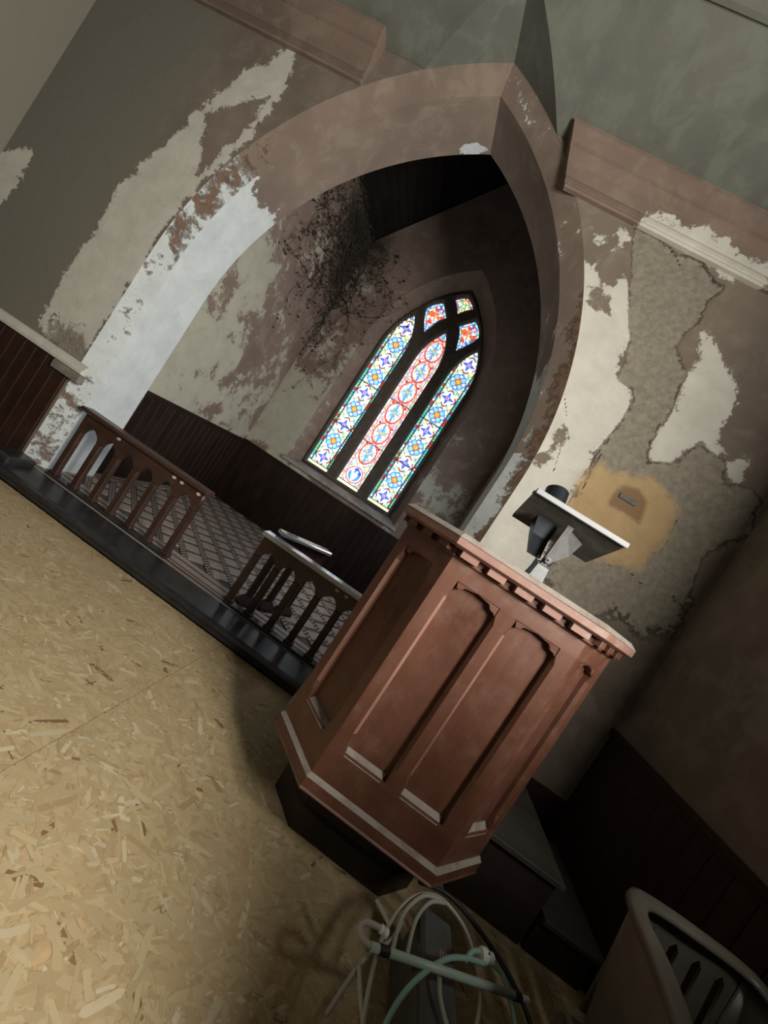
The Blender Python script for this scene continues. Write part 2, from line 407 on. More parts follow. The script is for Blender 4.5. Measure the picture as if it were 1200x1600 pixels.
# ---- nave end wall with the chancel arch cut in it (visible plaster face)
ZT = 5.02
def wall_half(side):
    inn = arch_side(side, 0.14)
    n = len(inn); xo = XL if side < 0 else XR
    outp = []
    zz = arch_apex(0.14)
    k1 = int(n * 0.72)
    for i in range(n):
        if i <= k1: outp.append((xo, 0, zz * i / k1))
        else: outp.append((xo + (XM - xo) * (i - k1) / (n - 1 - k1), 0, zz))
    return ruled([(x, 0, z) for x, z in inn], outp, 130)
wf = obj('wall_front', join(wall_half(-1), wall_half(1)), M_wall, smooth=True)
P = co(wf)[:, [0, 2]]
L = {k: np.max([sdf(P, q) for q in PATCH[k]], axis=0) for k in ('white', 'bare', 'tan', 'plug')}
hole = np.max([sdf(P, q) for q in PATCH['hole']], axis=0)
L['white'] = np.minimum(L['white'], -hole)
L['bare'] = np.where(P[:, 1] < 2.15, L['bare'] * 0.3 - 0.004 * (2.15 - P[:, 1]), L['bare'])
L['crack'] = np.max([(0.004 if k != 4 else 0.001) - dline(P, q) for k, q in enumerate(CRACKS)], axis=0)
L['grey'] = np.minimum(-3.75 - P[:, 0], 9) * 0.8
a = co(wf); a[:, 1] += 0.010 * np.clip((L['bare'] + 0.02) / 0.03, 0, 1); wf.data.vertices.foreach_set('co', a.ravel())
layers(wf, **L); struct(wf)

# ---- chamfered arris and the soffit of the arch
def band(name, off0, y0, off1, y1, n, mat):
    vf = join(*[ruled([(x, y0, z) for x, z in arch_side(s, off0)], [(x, y1, z) for x, z in arch_side(s, off1)], n) for s in (-1, 1)])
    return obj(name, vf, mat, smooth=True)
ch = band('trim_1', 0.14, 0.0, 0.0, 0.12, 8, M_intrados)
P = co(ch); z = P[:, 2]; lft = P[:, 0] < XM; edge = 1 - np.abs(P[:, 1] - 0.06) / 0.06
rb = np.where(lft, np.interp(z, [0, 1.0, 1.1, 2.0, 2.3, 3.3, 3.7, 4.2], [-.015, -.015, -.035, -.035, -.012, -.006, -.04, -.2]) + 0.010 * edge, np.interp(z, [1.4, 1.6, 3.4, 3.9, 4.3], [-.01, .02, .025, -.03, -.3]) - 0.07 * (P[:, 1] / 0.12))
layers(ch, white=np.where(lft, 3.3 - z, np.where(z < 2.4, 0.12, -0.1)), brick=rb); struct(ch)
so = band('wall_arch_soffit', 0.0, 0.12, 0.0, 0.62, 26, M_intrados)
P = co(so); z = P[:, 2]; lft = P[:, 0] < XM
top = np.hypot((P[:, 0] + 1.58) / 0.12, (P[:, 1] - 0.57) / 0.06)
layers(so, white=np.where(lft, np.maximum((3.35 - z) * 0.9, (1.0 - top) * 0.25), 0.9 * (3.75 - z) * 0.25 - 0.12), bare=-9); struct(so)
# inner face of the arch wall, towards the chancel
iw = obj('wall_arch_back', join(*[ruled([(x, 0.62, z) for x, z in arch_side(s, 0.0)], [(XM + s * 2.4, 0.62, z) for x, z in arch_side(s, 0.0)], 4) for s in (-1, 1)]), M_chancel)
layers(iw); struct(iw)

# ---- sloping nave ceiling with the pointed lunette over the arch
KC, ZC0 = 0.62, 4.66
def cz(y): return ZC0 + KC * (-y)
lun_in, lun_out = {}, {}
for s in (-1, 1):
    prof = [(x, z) for x, z in arch_side(s, 0.14) if z >= cz(0.0) - 0.22]
    lun_in[s] = [(x, 0.0, z) for x, z in prof]
    lun_out[s] = [(x, min(-0.004, (ZC0 - z) / KC), z) for x, z in prof]
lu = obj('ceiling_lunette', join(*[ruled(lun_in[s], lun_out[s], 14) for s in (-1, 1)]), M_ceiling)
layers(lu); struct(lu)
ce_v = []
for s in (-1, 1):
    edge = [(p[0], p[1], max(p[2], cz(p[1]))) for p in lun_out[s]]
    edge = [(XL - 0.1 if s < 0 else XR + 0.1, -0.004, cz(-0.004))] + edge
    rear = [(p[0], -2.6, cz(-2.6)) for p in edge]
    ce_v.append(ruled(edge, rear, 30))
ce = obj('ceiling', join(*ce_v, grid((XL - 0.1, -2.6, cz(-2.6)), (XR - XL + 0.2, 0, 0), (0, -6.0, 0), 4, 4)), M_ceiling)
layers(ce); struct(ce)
# band moulding across the ceiling slope
prof = [(0.0, -0.02), (0.0, -0.035), (-0.03, -0.05), (-0.06, -0.05), (-0.075, -0.03), (-0.16, -0.03), (-0.175, -0.05), (-0.2, -0.05), (-0.22, -0.02)]
pr = [(-0.68 + y, cz(-0.68 + y) + zz) for y, zz in prof]
for i, (xa, xb) in enumerate([(-0.95, XR), (XL, -1.92)]):
    o = obj('trim_%d' % (2 + i), extrude_profile(pr, xa, xb), M_ceiling); layers(o); struct(o)

# ---- cornice, cut off on both sides of the arch
cp_ = [(0.0, 4.30), (-0.035, 4.30), (-0.045, 4.315), (-0.03, 4.335), (-0.03, 4.345), (-0.055, 4.355), (-0.045, 4.375), (-0.05, 4.40), (-0.06, 4.47), (-0.085, 4.53), (-0.09, 4.545), (-0.075, 4.555), (-0.10, 4.57), (-0.12, 4.64), (-0.13, 4.67), (-0.13, 4.70), (0.0, 4.70)]
def rows(prof, x0, x1, n, sl=0.0, z0=4.3):
    return loft([[(x0 + (x1 - x0) * i / n + sl * (z - z0) * (1 - i / n), y, z) for y, z in prof] for i in range(n + 1)])
for i, (xa, xb) in enumerate([(-0.54, XR), (-2.44, XL)]):
    o = obj('trim_%d' % (4 + i), rows(cp_, xa, xb, 90, (-0.5, 0.0)[i]), M_cornice)
    P = co(o)[:, [0, 2]]
    layers(o, white=np.maximum(sdf(P, [(0.05, 4.22), (0.09, 4.38), (0.22, 4.42), (0.48, 4.45), (0.69, 4.44), (1.05, 4.45), (1.09, 4.25), (0.6, 4.2)]), -0.5) if i == 0 else -0.45); struct(o)

# ---- nave side walls, nave floor
wl = obj('wall_left', grid((XL, 0, 0), (0, -8.0, 0), (0, 0, 6.6), 40, 30), M_side)
layers(wl, grey=0.2); struct(wl)
wr = obj('wall_right', grid((XR, 0, 0), (0, -8.0, 0), (0, 0, 6.6), 40, 30), M_wall)
layers(wr); struct(wr)

# ---- chancel shell
def fn(P, a, b, c):
    return a
cl = obj('wall_chancel_left', grid((CXL, 0.62, 0), (0, CYB - 0.62, 0), (0, 0, 4.95), 60, 100), M_chancel)
P = co(cl); layers(cl, white=0.30 - 0.16 * np.abs(P[:, 2] - 1.0) - 0.28 * np.maximum(P[:, 1] - 1.6, 0), soot=0.48 - np.hypot((P[:, 1] - 2.6) * 0.75, (P[:, 2] - 4.9) * 0.75), grey=np.minimum(P[:, 2] - 4.3, P[:, 1] - 1.0) * 0.3 - 0.3); struct(cl)  # soot: painted shade and creeper growth in the roof corner
crw = obj('wall_chancel_right', grid((CXR, 0.62, 0), (0, CYB - 0.62, 0), (0, 0, 4.95), 10, 10), M_chancel)
layers(crw, white=-0.3); struct(crw)

# window outlines
WX = -1.455
def pointed(cx, hw, z0, zs, za, n=24):
    rise = za - zs; r = (hw * hw + rise * rise) / (2 * hw); a1 = math.asin(min(1, rise / r))
    L = [(cx + hw, z0), (cx + hw, zs)]
    L += [(cx + hw - r + r * cos(a1 * i / n), zs + r * sin(a1 * i / n)) for i in range(1, n + 1)]
    L += [(2 * cx - x, z) for x, z in reversed(L[2:-1])] + [(cx - hw, zs), (cx - hw, z0)]
    return L
def pointed_open(cx, hw, z0, zs, za, n=24, m=30):
    """dense open outline, right foot over apex to left foot"""
    q = pointed(cx, hw, z0, zs, za, n)
    right = [(cx + hw, z0 + (zs - z0) * i / m) for i in range(m)] + q[1:n + 2]
    return right + [(2 * cx - x, z) for x, z in reversed(right[:-1])]
outer = pointed_open(WX, 1.04, 1.30, 3.55, 5.42)
inner = pointed_open(WX, 0.86, 1.36, 3.60, 5.18)
# back wall: ruled from the splay edge out to floor, side walls and gable
APX, EAV = 7.38, 4.95
def back_out():
    n = len(outer); h = n // 2; out = []
    for i in range(h + 1):
        t = i / h
        if t < 0.55: out.append((CXR, CYB, 1.30 + (EAV - 1.30) * t / 0.55))
        else:
            s = (t - 0.55) / 0.45; out.append((CXR + (XM - CXR) * s, CYB, EAV + (APX - EAV) * s))
    lft = [(2 * XM - x, y, z) for x, y, z in reversed(out[:-1])]
    return out + lft
bw_in = [(x, CYB, z) for x, z in outer]
wb = obj('wall_chancel_back', join(ruled(bw_in, back_out(), 46), grid((CXL, CYB, 0), (CXR - CXL, 0, 0), (0, 0, 1.30), 60, 20)), M_chancel, smooth=True)
P = co(wb); dx = np.abs(P[:, 0] - WX)
layers(wb, soot=0.28 - np.hypot((P[:, 0] - CXL) * 0.9, (P[:, 2] - 4.9) * 0.7), white=np.where(P[:, 0] < WX, 0.25, 0.02) - 0.22 * np.abs(P[:, 2] - 2.0)); struct(wb)  # soot: painted shade and creeper growth in the roof corner
rv = obj('trim_6', ruled([(x, CYB, z) for x, z in outer], [(x, CYB + 0.28, z) for x, z in inner], 10), M_chancel, smooth=True)
P = co(rv); layers(rv, white=-0.15 - 0.15 * P[:, 2] + 0.25); struct(rv)

# dark roof slopes of the chancel, boarded
def roof_slope(side, name):
    xe = CXL - 0.05 if side < 0 else CXR + 0.05
    n = 22; root = None
    for i in range(n):
        a, b = i / n, (i + 1) / n - 0.004
        x0, x1 = xe + (XM - xe) * a, xe + (XM - xe) * b
        z0, z1 = EAV + (APX - EAV) * a, EAV + (APX - EAV) * b
        v = [(x0, 0.62, z0), (x1, 0.62, z1), (x1, CYB + 0.1, z1), (x0, CYB + 0.1, z0)]
        t = [(x, y, z + 0.03) for x, y, z in v]
        vf = loft([v, t])
        if root is None:
            root = struct(obj(name, loft([[(xe, 0.62, EAV + 0.05), (XM, 0.62, APX + 0.05), (XM, CYB + 0.1, APX + 0.05), (xe, CYB + 0.1, EAV + 0.05)], [(xe, 0.62, EAV + 0.09), (XM, 0.62, APX + 0.09), (XM, CYB + 0.1, APX + 0.09), (xe, CYB + 0.1, EAV + 0.09)]]), M_roof))
        obj('roof_board', vf, M_roof, root)
roof_slope(-1, 'ceiling_chancel_left'); roof_slope(1, 'ceiling_chancel_right')

# ------------------------------------------------------------------ stained glass window
win = struct(bpy.data.objects.new('window_1', None)); C.objects.link(win); win.location = (WX, CYB + 0.28, 1.36)
PW = Matrix.Translation((-WX, -(CYB + 0.28), -1.36))   # world to window space
LZ0 = 1.415
lights = [(-2.066, 0.205), (-1.455, 0.207), (-0.844, 0.205)]
lan = [pointed(c, h, LZ0, 3.74, 4.41, 14) for c, h in lights]
def bulge(pts, amt, n=6):
    out = []; m = len(pts); cxm = sum(p[0] for p in pts) / m; czm = sum(p[1] for p in pts) / m
    for i in range(m):
        a, b = pts[i], pts[(i + 1) % m]
        for k in range(n):
            t = k / n; x, z = a[0] + (b[0] - a[0]) * t, a[1] + (b[1] - a[1]) * t
            e = amt[i] * 4 * t * (1 - t); nx, nz = x - cxm, z - czm; l = sqrt(nx * nx + nz * nz)
            out.append((x + nx / l * e, z + nz / l * e))
    return out
dl = [(-1.955, 4.595), (-1.762, 4.812), (-1.577, 4.61), (-1.760, 4.225)]
dt = [(-1.628, 4.945), (-1.455, 5.075), (-1.282, 4.945), (-1.455, 4.755)]
tr = [bulge(dl, [0.03, 0.0, -0.03, 0.02]), bulge(dt, [0.02, 0.02, -0.01, -0.01]), bulge([(2 * WX - x, z) for x, z in dl], [0.03, 0.0, -0.03, 0.02])]
T = Matrix.Translation((0, CYB + 0.27, 0))
fr = plate('tracery', [pointed(WX, 0.86, 1.345, 3.60, 5.18)] + lan + tr, 0.15, 0.028, M_stone, win, PW @ T)
obj('sill', loft([[(x, CYB + 0.30, z) for x, z in ((-2.36, 1.33), (-0.55, 1.33), (-0.55, 1.37), (-2.36, 1.37))],
                  [(x, CYB - 0.04, z) for x, z in ((-2.55, 1.235), (-0.36, 1.235), (-0.36, 1.285), (-2.55, 1.285))],
                  [(x, CYB - 0.06, z) for x, z in ((-2.55, 1.235), (-0.36, 1.235), (-0.36, 1.27), (-2.55, 1.27))]]), M_sill, win, M=PW)

rng = np.random.default_rng(5)
def hashn(ix, iz, s=0):
    return np.modf(np.abs(np.sin(ix * 12.9898 + iz * 78.233 + s * 37.719) * 43758.5453))[0]
def colr(n, c): return np.tile(np.array(c, float), (n, 1))
WHT, TEAL, BLU, DBL, RED, ORG, YEL, GRN, LGR, PNK, LBL = (.88, .92, .84), (.06, .48, .62), (.05, .15, .68), (.03, .05, .45), (.55, .03, .03), (.72, .17, .01), (.95, .58, .06), (.18, .55, .18), (.58, .76, .36), (.70, .36, .52), (.28, .58, .86)
def put(col, mask, c): col[mask] = c
def mosaic(col, x, z, s, cols, thr, seed):
    ix, iz = np.floor(x / s), np.floor(z / s); h = hashn(ix, iz, seed)
    for k, c in enumerate(cols):
        put(col, (h > thr + k * (1 - thr) / len(cols)) & (h <= thr + (k + 1) * (1 - thr) / len(cols)), c)
def glass_side(x, z, hw):
    n = len(x); col = colr(n, WHT); u = np.abs(x) / hw
    mosaic(col, x + 0.3 * z, z - 0.3 * x, 0.035, [LGR, (.70, .82, .50), LBL, (.62, .82, .82)], 0.30, 1)
    d2 = np.abs((np.mod((x + z) / 0.106, 1)) - 0.5); d3 = np.abs((np.mod((x - z) / 0.106, 1)) - 0.5)
    put(col, (d2 < 0.055) | (d3 < 0.055), (.22, .27, .10))
    for k in range(5):
        zc = 1.921 + 0.636 * k; dx, dz = np.abs(x), np.abs(z - zc); r = np.hypot(x, z - zc); th = np.arctan2(z - zc, x)
        q = 0.135 * (0.86 + 0.14 * np.cos(4 * th))
        put(col, r < q, (.78, .90, .97)); put(col, np.abs(r - q) < 0.013, (.06, .22, .62))
        pet = np.hypot(dx - 0.06, dz - 0.06); put(col, pet < 0.042, LBL); put(col, np.abs(pet - 0.044) < 0.007, (.03, .18, .42))
        st = np.sqrt(dx) + np.sqrt(dz); put(col, st < 0.345, (.42, .08, .02)); put(col, st < 0.315, ORG); put(col, r < 0.030, YEL); put(col, r < 0.010, RED)
        zc = 1.602 + 0.636 * k; dx, dz = np.abs(x), np.abs(z - zc); r = np.hypot(x, z - zc); th = np.arctan2(z - zc, x)
        q = 0.140 * (0.85 + 0.15 * np.cos(4 * th + pi * 0))
        put(col, r < q, (.80, .86, .97)); put(col, np.abs(r - q) < 0.012, (.30, .05, .03))
        st = np.sqrt(dx) + np.sqrt(dz); put(col, (st < 0.41) & (r < 0.115), BLU)
        pet = np.hypot(dx - 0.06, dz - 0.06); put(col, pet < 0.038, WHT)
        put(col, r < 0.03, PNK); put(col, r < 0.012, RED)
    return border(col, x, z, u, [TEAL, WHT, RED, TEAL, GRN, (.35, .60, .92), RED], 0.048)
def border(col, x, z, u, seq, pitch, z1=1.47):
    b = u > 0.77
    ix = np.floor(z / pitch).astype(int); h = (hashn(ix, np.sign(x)) * len(seq)).astype(int)
    for k, c in enumerate(seq): put(col, b & (h == k), c)
    put(col, b & (np.abs(np.mod(z / pitch, 1) - 0.5) > 0.42), (.02, .04, .04))
    put(col, np.abs(u - 0.77) < 0.04, (.03, .04, .05))
    put(col, z < z1 - 0.012, (.93, .93, .52)); put(col, np.abs(z - z1 + 0.006) < 0.008, (.03, .03, .03))
    put(col, u > 0.975, (.12, .30, .30))
    return col
def glass_mid(x, z, hw):
    n = len(x); col = colr(n, WHT); u = np.abs(x) / hw
    mosaic(col, x, z, 0.03, [(.80, .70, .82), LGR, (.86, .72, .55), LBL, (.72, .50, .60)], 0.42, 3)
    d2 = np.abs((np.mod((x + z) / 0.13, 1)) - 0.5); d3 = np.abs((np.mod((x - z) / 0.13, 1)) - 0.5)
    put(col, (d2 < 0.05) | (d3 < 0.05), (.26, .27, .18))
    for k in range(7):
        zc = 2.051 + 0.4 * k; dz = z - zc; r = np.hypot(x, dz); th = np.arctan2(dz, x)
        put(col, np.abs(np.hypot(x / 0.135, dz / 0.185) - 1) < 0.085, (.60, .07, .06))
        put(col, (np.abs(x + dz * 0.06) < 0.016) & (np.abs(dz) < 0.17), (.10, .30, .70))
        fl = (r < 0.095 * (0.62 + 0.38 * np.cos(6 * th))); put(col, fl, (.16, .42, .72)); put(col, (r < 0.095) & (np.abs(np.cos(3 * th)) < 0.09), (.16, .20, .28))
        put(col, r < 0.024, YEL); put(col, np.abs(r - 0.024) < 0.004, (.40, .25, .10))
        zc2 = zc + 0.2; r2 = np.hypot(x, z - zc2); put(col, np.abs(r2 - 0.035) < 0.008, (.70, .20, .12)); put(col, r2 < 0.026, (.92, .92, .62))
        put(col, (np.abs(z - zc2) < 0.007) & (u < 0.7), (.65, .22, .16))
        put(col, np.hypot(np.abs(x) - 0.12, z - zc2 + 0.05) < 0.022, RED); put(col, np.hypot(np.abs(x) - 0.12, z - zc2 - 0.05) < 0.020, PNK)
    b = u > 0.80; h = hashn(np.floor(z / 0.034), np.sign(x), 5)
    put(col, b, (.95, .93, .90)); put(col, b & (h < 0.28), (.88, .35, .38)); put(col, b & (h > 0.62), (.55, .78, .50)); put(col, b & (h > 0.85), (.52, .38, .72))
    put(col, np.abs(u - 0.80) < 0.03, (.35, .22, .20)); put(col, u > 0.975, (.25, .22, .20))
    # roundel with the blue and white shield
    zc = 1.635; dz = z - zc; r = np.hypot(x, dz)
    put(col, r < 0.150, (.80, .14, .13)); put(col, r < 0.128, (.97, .97, .97))
    put(col, (np.hypot(x, dz * 0.95) < 0.108), (.10, .30, .72))
    put(col, (np.hypot(x, (dz - 0.09) / 1.0) < 0.036), (.06, .10, .75)); put(col, np.hypot(x - 0.062, dz - 0.045) < 0.042, (.05, .10, .80))
    put(col, np.hypot(x + 0.06, dz - 0.055) < 0.030, (.97, .97, .97)); put(col, np.hypot(x - 0.02, dz - 0.055) < 0.022, (.97, .97, .97))
    sh = (np.abs(x) < 0.062 * np.sqrt(np.clip((dz + 0.105) / 0.125, 0, 1))) & (dz < 0.025)
    put(col, sh, (.92, .97, .92)); put(col, sh & (np.mod(dz / 0.028, 1) < 0.3), (.45, .72, .66))
    put(col, z < 1.458, (.95, .94, .58)); put(col, np.abs(z - 1.464) < 0.008, (.03, .03, .03))
    return col
def glass_tr(x, z, d, kind):
    n = len(x); col = colr(n, (.55, .68, .92))
    mosaic(col, x * .7 + z * .7, z * .7 - x * .7, 0.036, [RED, BLU, ORG, (.92, .95, .95), LBL, (.75, .10, .10)], 0.25, 7) if kind == 0 else mosaic(col, x * .7 + z * .7, z * .7 - x * .7, 0.03, [GRN, (.75, .92, .55), YEL, WHT], 0.3, 8)
    if kind == 0:
        put(col, np.hypot(x + 0.02, z - 0.10) < 0.035, (.62, .05, .06)); put(col, np.hypot(x + 0.03, z + 0.12) < 0.035, (.80, .06, .05))
        put(col, np.hypot(x - 0.06, z) < 0.03, ORG); put(col, np.hypot(x + 0.09, z - 0.02) < 0.03, ORG); put(col, (np.abs(x + z * .2) < 0.015) & (np.abs(z) < .09), (.70, .32, .05))
    else:
        r = np.hypot(x, z); put(col, (np.abs(np.abs(x) - np.abs(z)) < 0.014) & (r < .1), (.12, .45, .10)); put(col, r < 0.028, (.85, .97, .75)); put(col, np.abs(r - .03) < .006, (.1, .3, .1))
    ix = np.floor((x + z) / 0.035); b = d < 0.030
    seq = [TEAL, LBL, BLU, WHT] if kind == 0 else [ORG, PNK, RED, (.95, .80, .62), BLU]
    h = (hashn(ix, np.floor((x - z) / 0.035), 2) * len(seq)).astype(int)
    for k, c in enumerate(seq): put(col, b & (h == k), c)
    put(col, np.abs(d - 0.031) < 0.0045, (.03, .04, .05))
    return col
M_glass = attr_mat('stained_glass', 'tint', 0.15, 1.28, 0.5)
def glass(loop, colfn, zcut=None, cell=0.0072):
    q = np.array(loop); x0, x1, z0, z1 = q[:, 0].min(), q[:, 0].max(), q[:, 1].min(), q[:, 1].max()
    if zcut: z0, z1 = max(z0, zcut[0]), min(z1, zcut[1])
    nx, nz = max(2, int((x1 - x0) / cell)), max(2, int((z1 - z0) / cell))
    xs, zs = np.linspace(x0, x1, nx + 1), np.linspace(z0, z1, nz + 1)
    xc, zc = (xs[:-1] + xs[1:]) / 2, (zs[:-1] + zs[1:]) / 2
    XC, ZC = [t.ravel() for t in np.meshgrid(xc, zc, indexing='ij')]
    d = sdf(np.stack([XC, ZC], 1), loop); keep = d > -0.006
    col = colfn(XC, ZC, d) * (0.86 + 0.2 * hashn(np.floor(XC / 0.02), np.floor(ZC / 0.02), 9))[:, None]
    idx = np.arange(nx * nz); i, j = idx // nz, idx % nz
    fcs = np.stack([i * (nz + 1) + j, (i + 1) * (nz + 1) + j, (i + 1) * (nz + 1) + j + 1, i * (nz + 1) + j + 1], 1)[keep]
    V = np.array([(x - WX, 0.0, z - 1.36) for x in xs for z in zs])
    used, inv = np.unique(fcs, return_inverse=True)
    me = bpy.data.meshes.new('stained_glass_pane'); me.from_pydata(V[used].tolist(), [], inv.reshape(-1, 4).tolist())
    at = me.attributes.new('tint', 'FLOAT_COLOR', 'FACE')
    at.data.foreach_set('color', np.concatenate([col[keep], np.ones((keep.sum(), 1))], 1).astype(np.float32).ravel())
    return mesh_obj('stained_glass_pane', me, M_glass, win)
for (c, h), lp, kind in zip(lights, lan, (0, 1, 0)):
    fn_ = (lambda x, z, d, c=c, h=h: glass_side(x - c, z, h)) if kind == 0 else (lambda x, z, d, c=c, h=h: glass_mid(x - c, z, h))
    for zc in ((0, 2.22), (2.22, 3.03), (3.03, 9)): glass(lp, fn_, zc)
    for zb in (2.22, 3.03):
        obj('saddle_bar', box(c - h - WX, c + h - WX, -0.018, -0.006, zb - 0.006 - 1.36, zb + 0.006 - 1.36), M_lead, win)
for lp, kind in zip(tr, (0, 1, 0)):
    q = np.array(lp); mx, mz = q[:, 0].mean(), q[:, 1].mean()
    glass(lp, lambda x, z, d, mx=mx, mz=mz, kind=kind: glass_tr(x - mx, z - mz, d, kind), cell=0.0062)

# ------------------------------------------------------------------ chancel floor of patterned tiles, step
fb = struct(obj('floor_chancel', box(CXL, CXR, 0.02, CYB, 0.0, FZ - 0.012), plain('mortar', (0.07, 0.06, 0.05), 0.9)))
M_tile = plain('buff_tile', (0.30, 0.245, 0.21), 0.45, 0, 0.18, 6, 0.05)
M_tiled = plain('dark_tile_strip', (0.075, 0.052, 0.045), 0.45, 0, 0.3, 6, 0.05)
M_tilem = attr_mat('mosaic_tile', 'tint', 0.45)
def rect_tile(hx, hy, th=0.012, ch=0.003):
    v = [(-hx, -hy, -th), (hx, -hy, -th), (hx, hy, -th), (-hx, hy, -th)]
    t = [(-hx, -hy, -ch), (hx, -hy, -ch), (hx, hy, -ch), (-hx, hy, -ch)]
    u = [(sx * (hx - ch), sy_ * (hy - ch), 0) for sx, sy_ in ((-1, -1), (1, -1), (1, 1), (-1, 1))]
    return loft([v, t, u])
TP, TS = 0.212, 0.150      # pitch and size of the large tiles, laid at 45 degrees
me_t = me_s = None
c45 = sqrt(0.5); rng2 = random.Random(3)
mv, mf, mc = [], [], []
cnt = 0
for i in range(-30, 31):
    for j in range(-30, 31):
        a_, b_ = i * TP, j * TP
        x, y = -1.5 + (a_ - b_) * c45, 1.2 + (a_ + b_) * c45
        if not (CXL + 0.20 < x < CXR - 0.18 and 0.36 < y < CYB - 0.12): continue
        if x > 0.15 or cnt > 298: continue
        cnt += 1
        if me_t is None:
            o = obj('tile', rect_tile(TS / 2, TS / 2), M_tile, fb); me_t = o.data
            s_ = obj('tile_strip', rect_tile(TS / 2, 0.026), M_tiled, fb); me_s = s_.data
        else:
            o = mesh_obj('tile', me_t, None, fb); s_ = mesh_obj('tile_strip', me_s, None, fb)
        o.location = (x, y, FZ); o.rotation_euler = (rng2.uniform(-.004, .004), rng2.uniform(-.004, .004), pi / 4)
        q = Vector((0, TP / 2)); dxx, dyy = -q.y * c45, q.y * c45
        s_.location = (x + dxx, y + dyy, FZ - 0.001); s_.rotation_euler = (0, 0, pi / 4)
        # mosaic strip on the other side: small alternating squares
        for k in range(8):
            for l in range(2):
                la = -TP / 2 + (l - 0.5) * 0.027; lb = -TP / 2 + (k + 0.5) * TP / 8
                px, py = x + (la - lb) * c45, y + (la + lb) * c45; hh = 0.0115
                n0 = len(mv)
                for sx, sy_ in ((-1, -1), (1, -1), (1, 1), (-1, 1)):
                    mv.append((px + (sx - sy_) * hh * c45, py + (sx + sy_) * hh * c45, FZ - 0.001 + rng2.uniform(0, .001)))
                mf.append((n0, n0 + 1, n0 + 2, n0 + 3))
                dark = (k + l) % 2; corner = k < 2
                mc += [((0.06, 0.042, 0.036) if dark else (0.36, 0.31, 0.27)) + (1,)] * 4
me = bpy.data.meshes.new('mosaic_tile'); me.from_pydata(mv, [], mf)
at = me.attributes.new('tint', 'FLOAT_COLOR', 'POINT'); at.data.foreach_set('color', np.array(mc, np.float32).ravel())
tag(mesh_obj('mosaic_tile', me, M_tilem, fb), kind='stuff')
# border strips parallel to the step and along the left wall
for k, (y0, y1, m) in enumerate([(0.03, 0.05, M_tile), (0.055, 0.085, M_tiled), (0.09, 0.112, M_tile), (0.117, 0.135, M_tiled), (0.14, 0.215, M_tile), (0.22, 0.24, M_tiled), (0.245, 0.31, M_tile)]):
    obj('border_strip', box(CXL + 0.02, CXR - 0.02, y0, y1, FZ - 0.012, FZ), m, fb)
for k, (x0, x1, m) in enumerate([(0.05, 0.08, M_tile), (0.085, 0.11, M_tiled), (0.115, 0.14, M_tile)]):
    obj('border_strip', box(CXL + x0, CXL + x1, 0.32, CYB - 0.05, FZ - 0.012, FZ), m, fb)

stp = struct(obj('floor_step', box(-3.30, 0.55, -0.29, 0.025, 0.0, FZ), M_step, bevel=0.014))
obj('nosing', xform(extrude_profile([(-0.31, 0.06), (-0.315, 0.075), (-0.305, 0.092), (-0.28, 0.098), (-0.28, 0.06)], -3.27, 0.52), Matrix.Identity(4)), M_step, stp)
obj('plinth_block', box(-3.33, -3.10, -0.24, 0.0, 0.0, 0.16), M_step, stp, bevel=0.015)

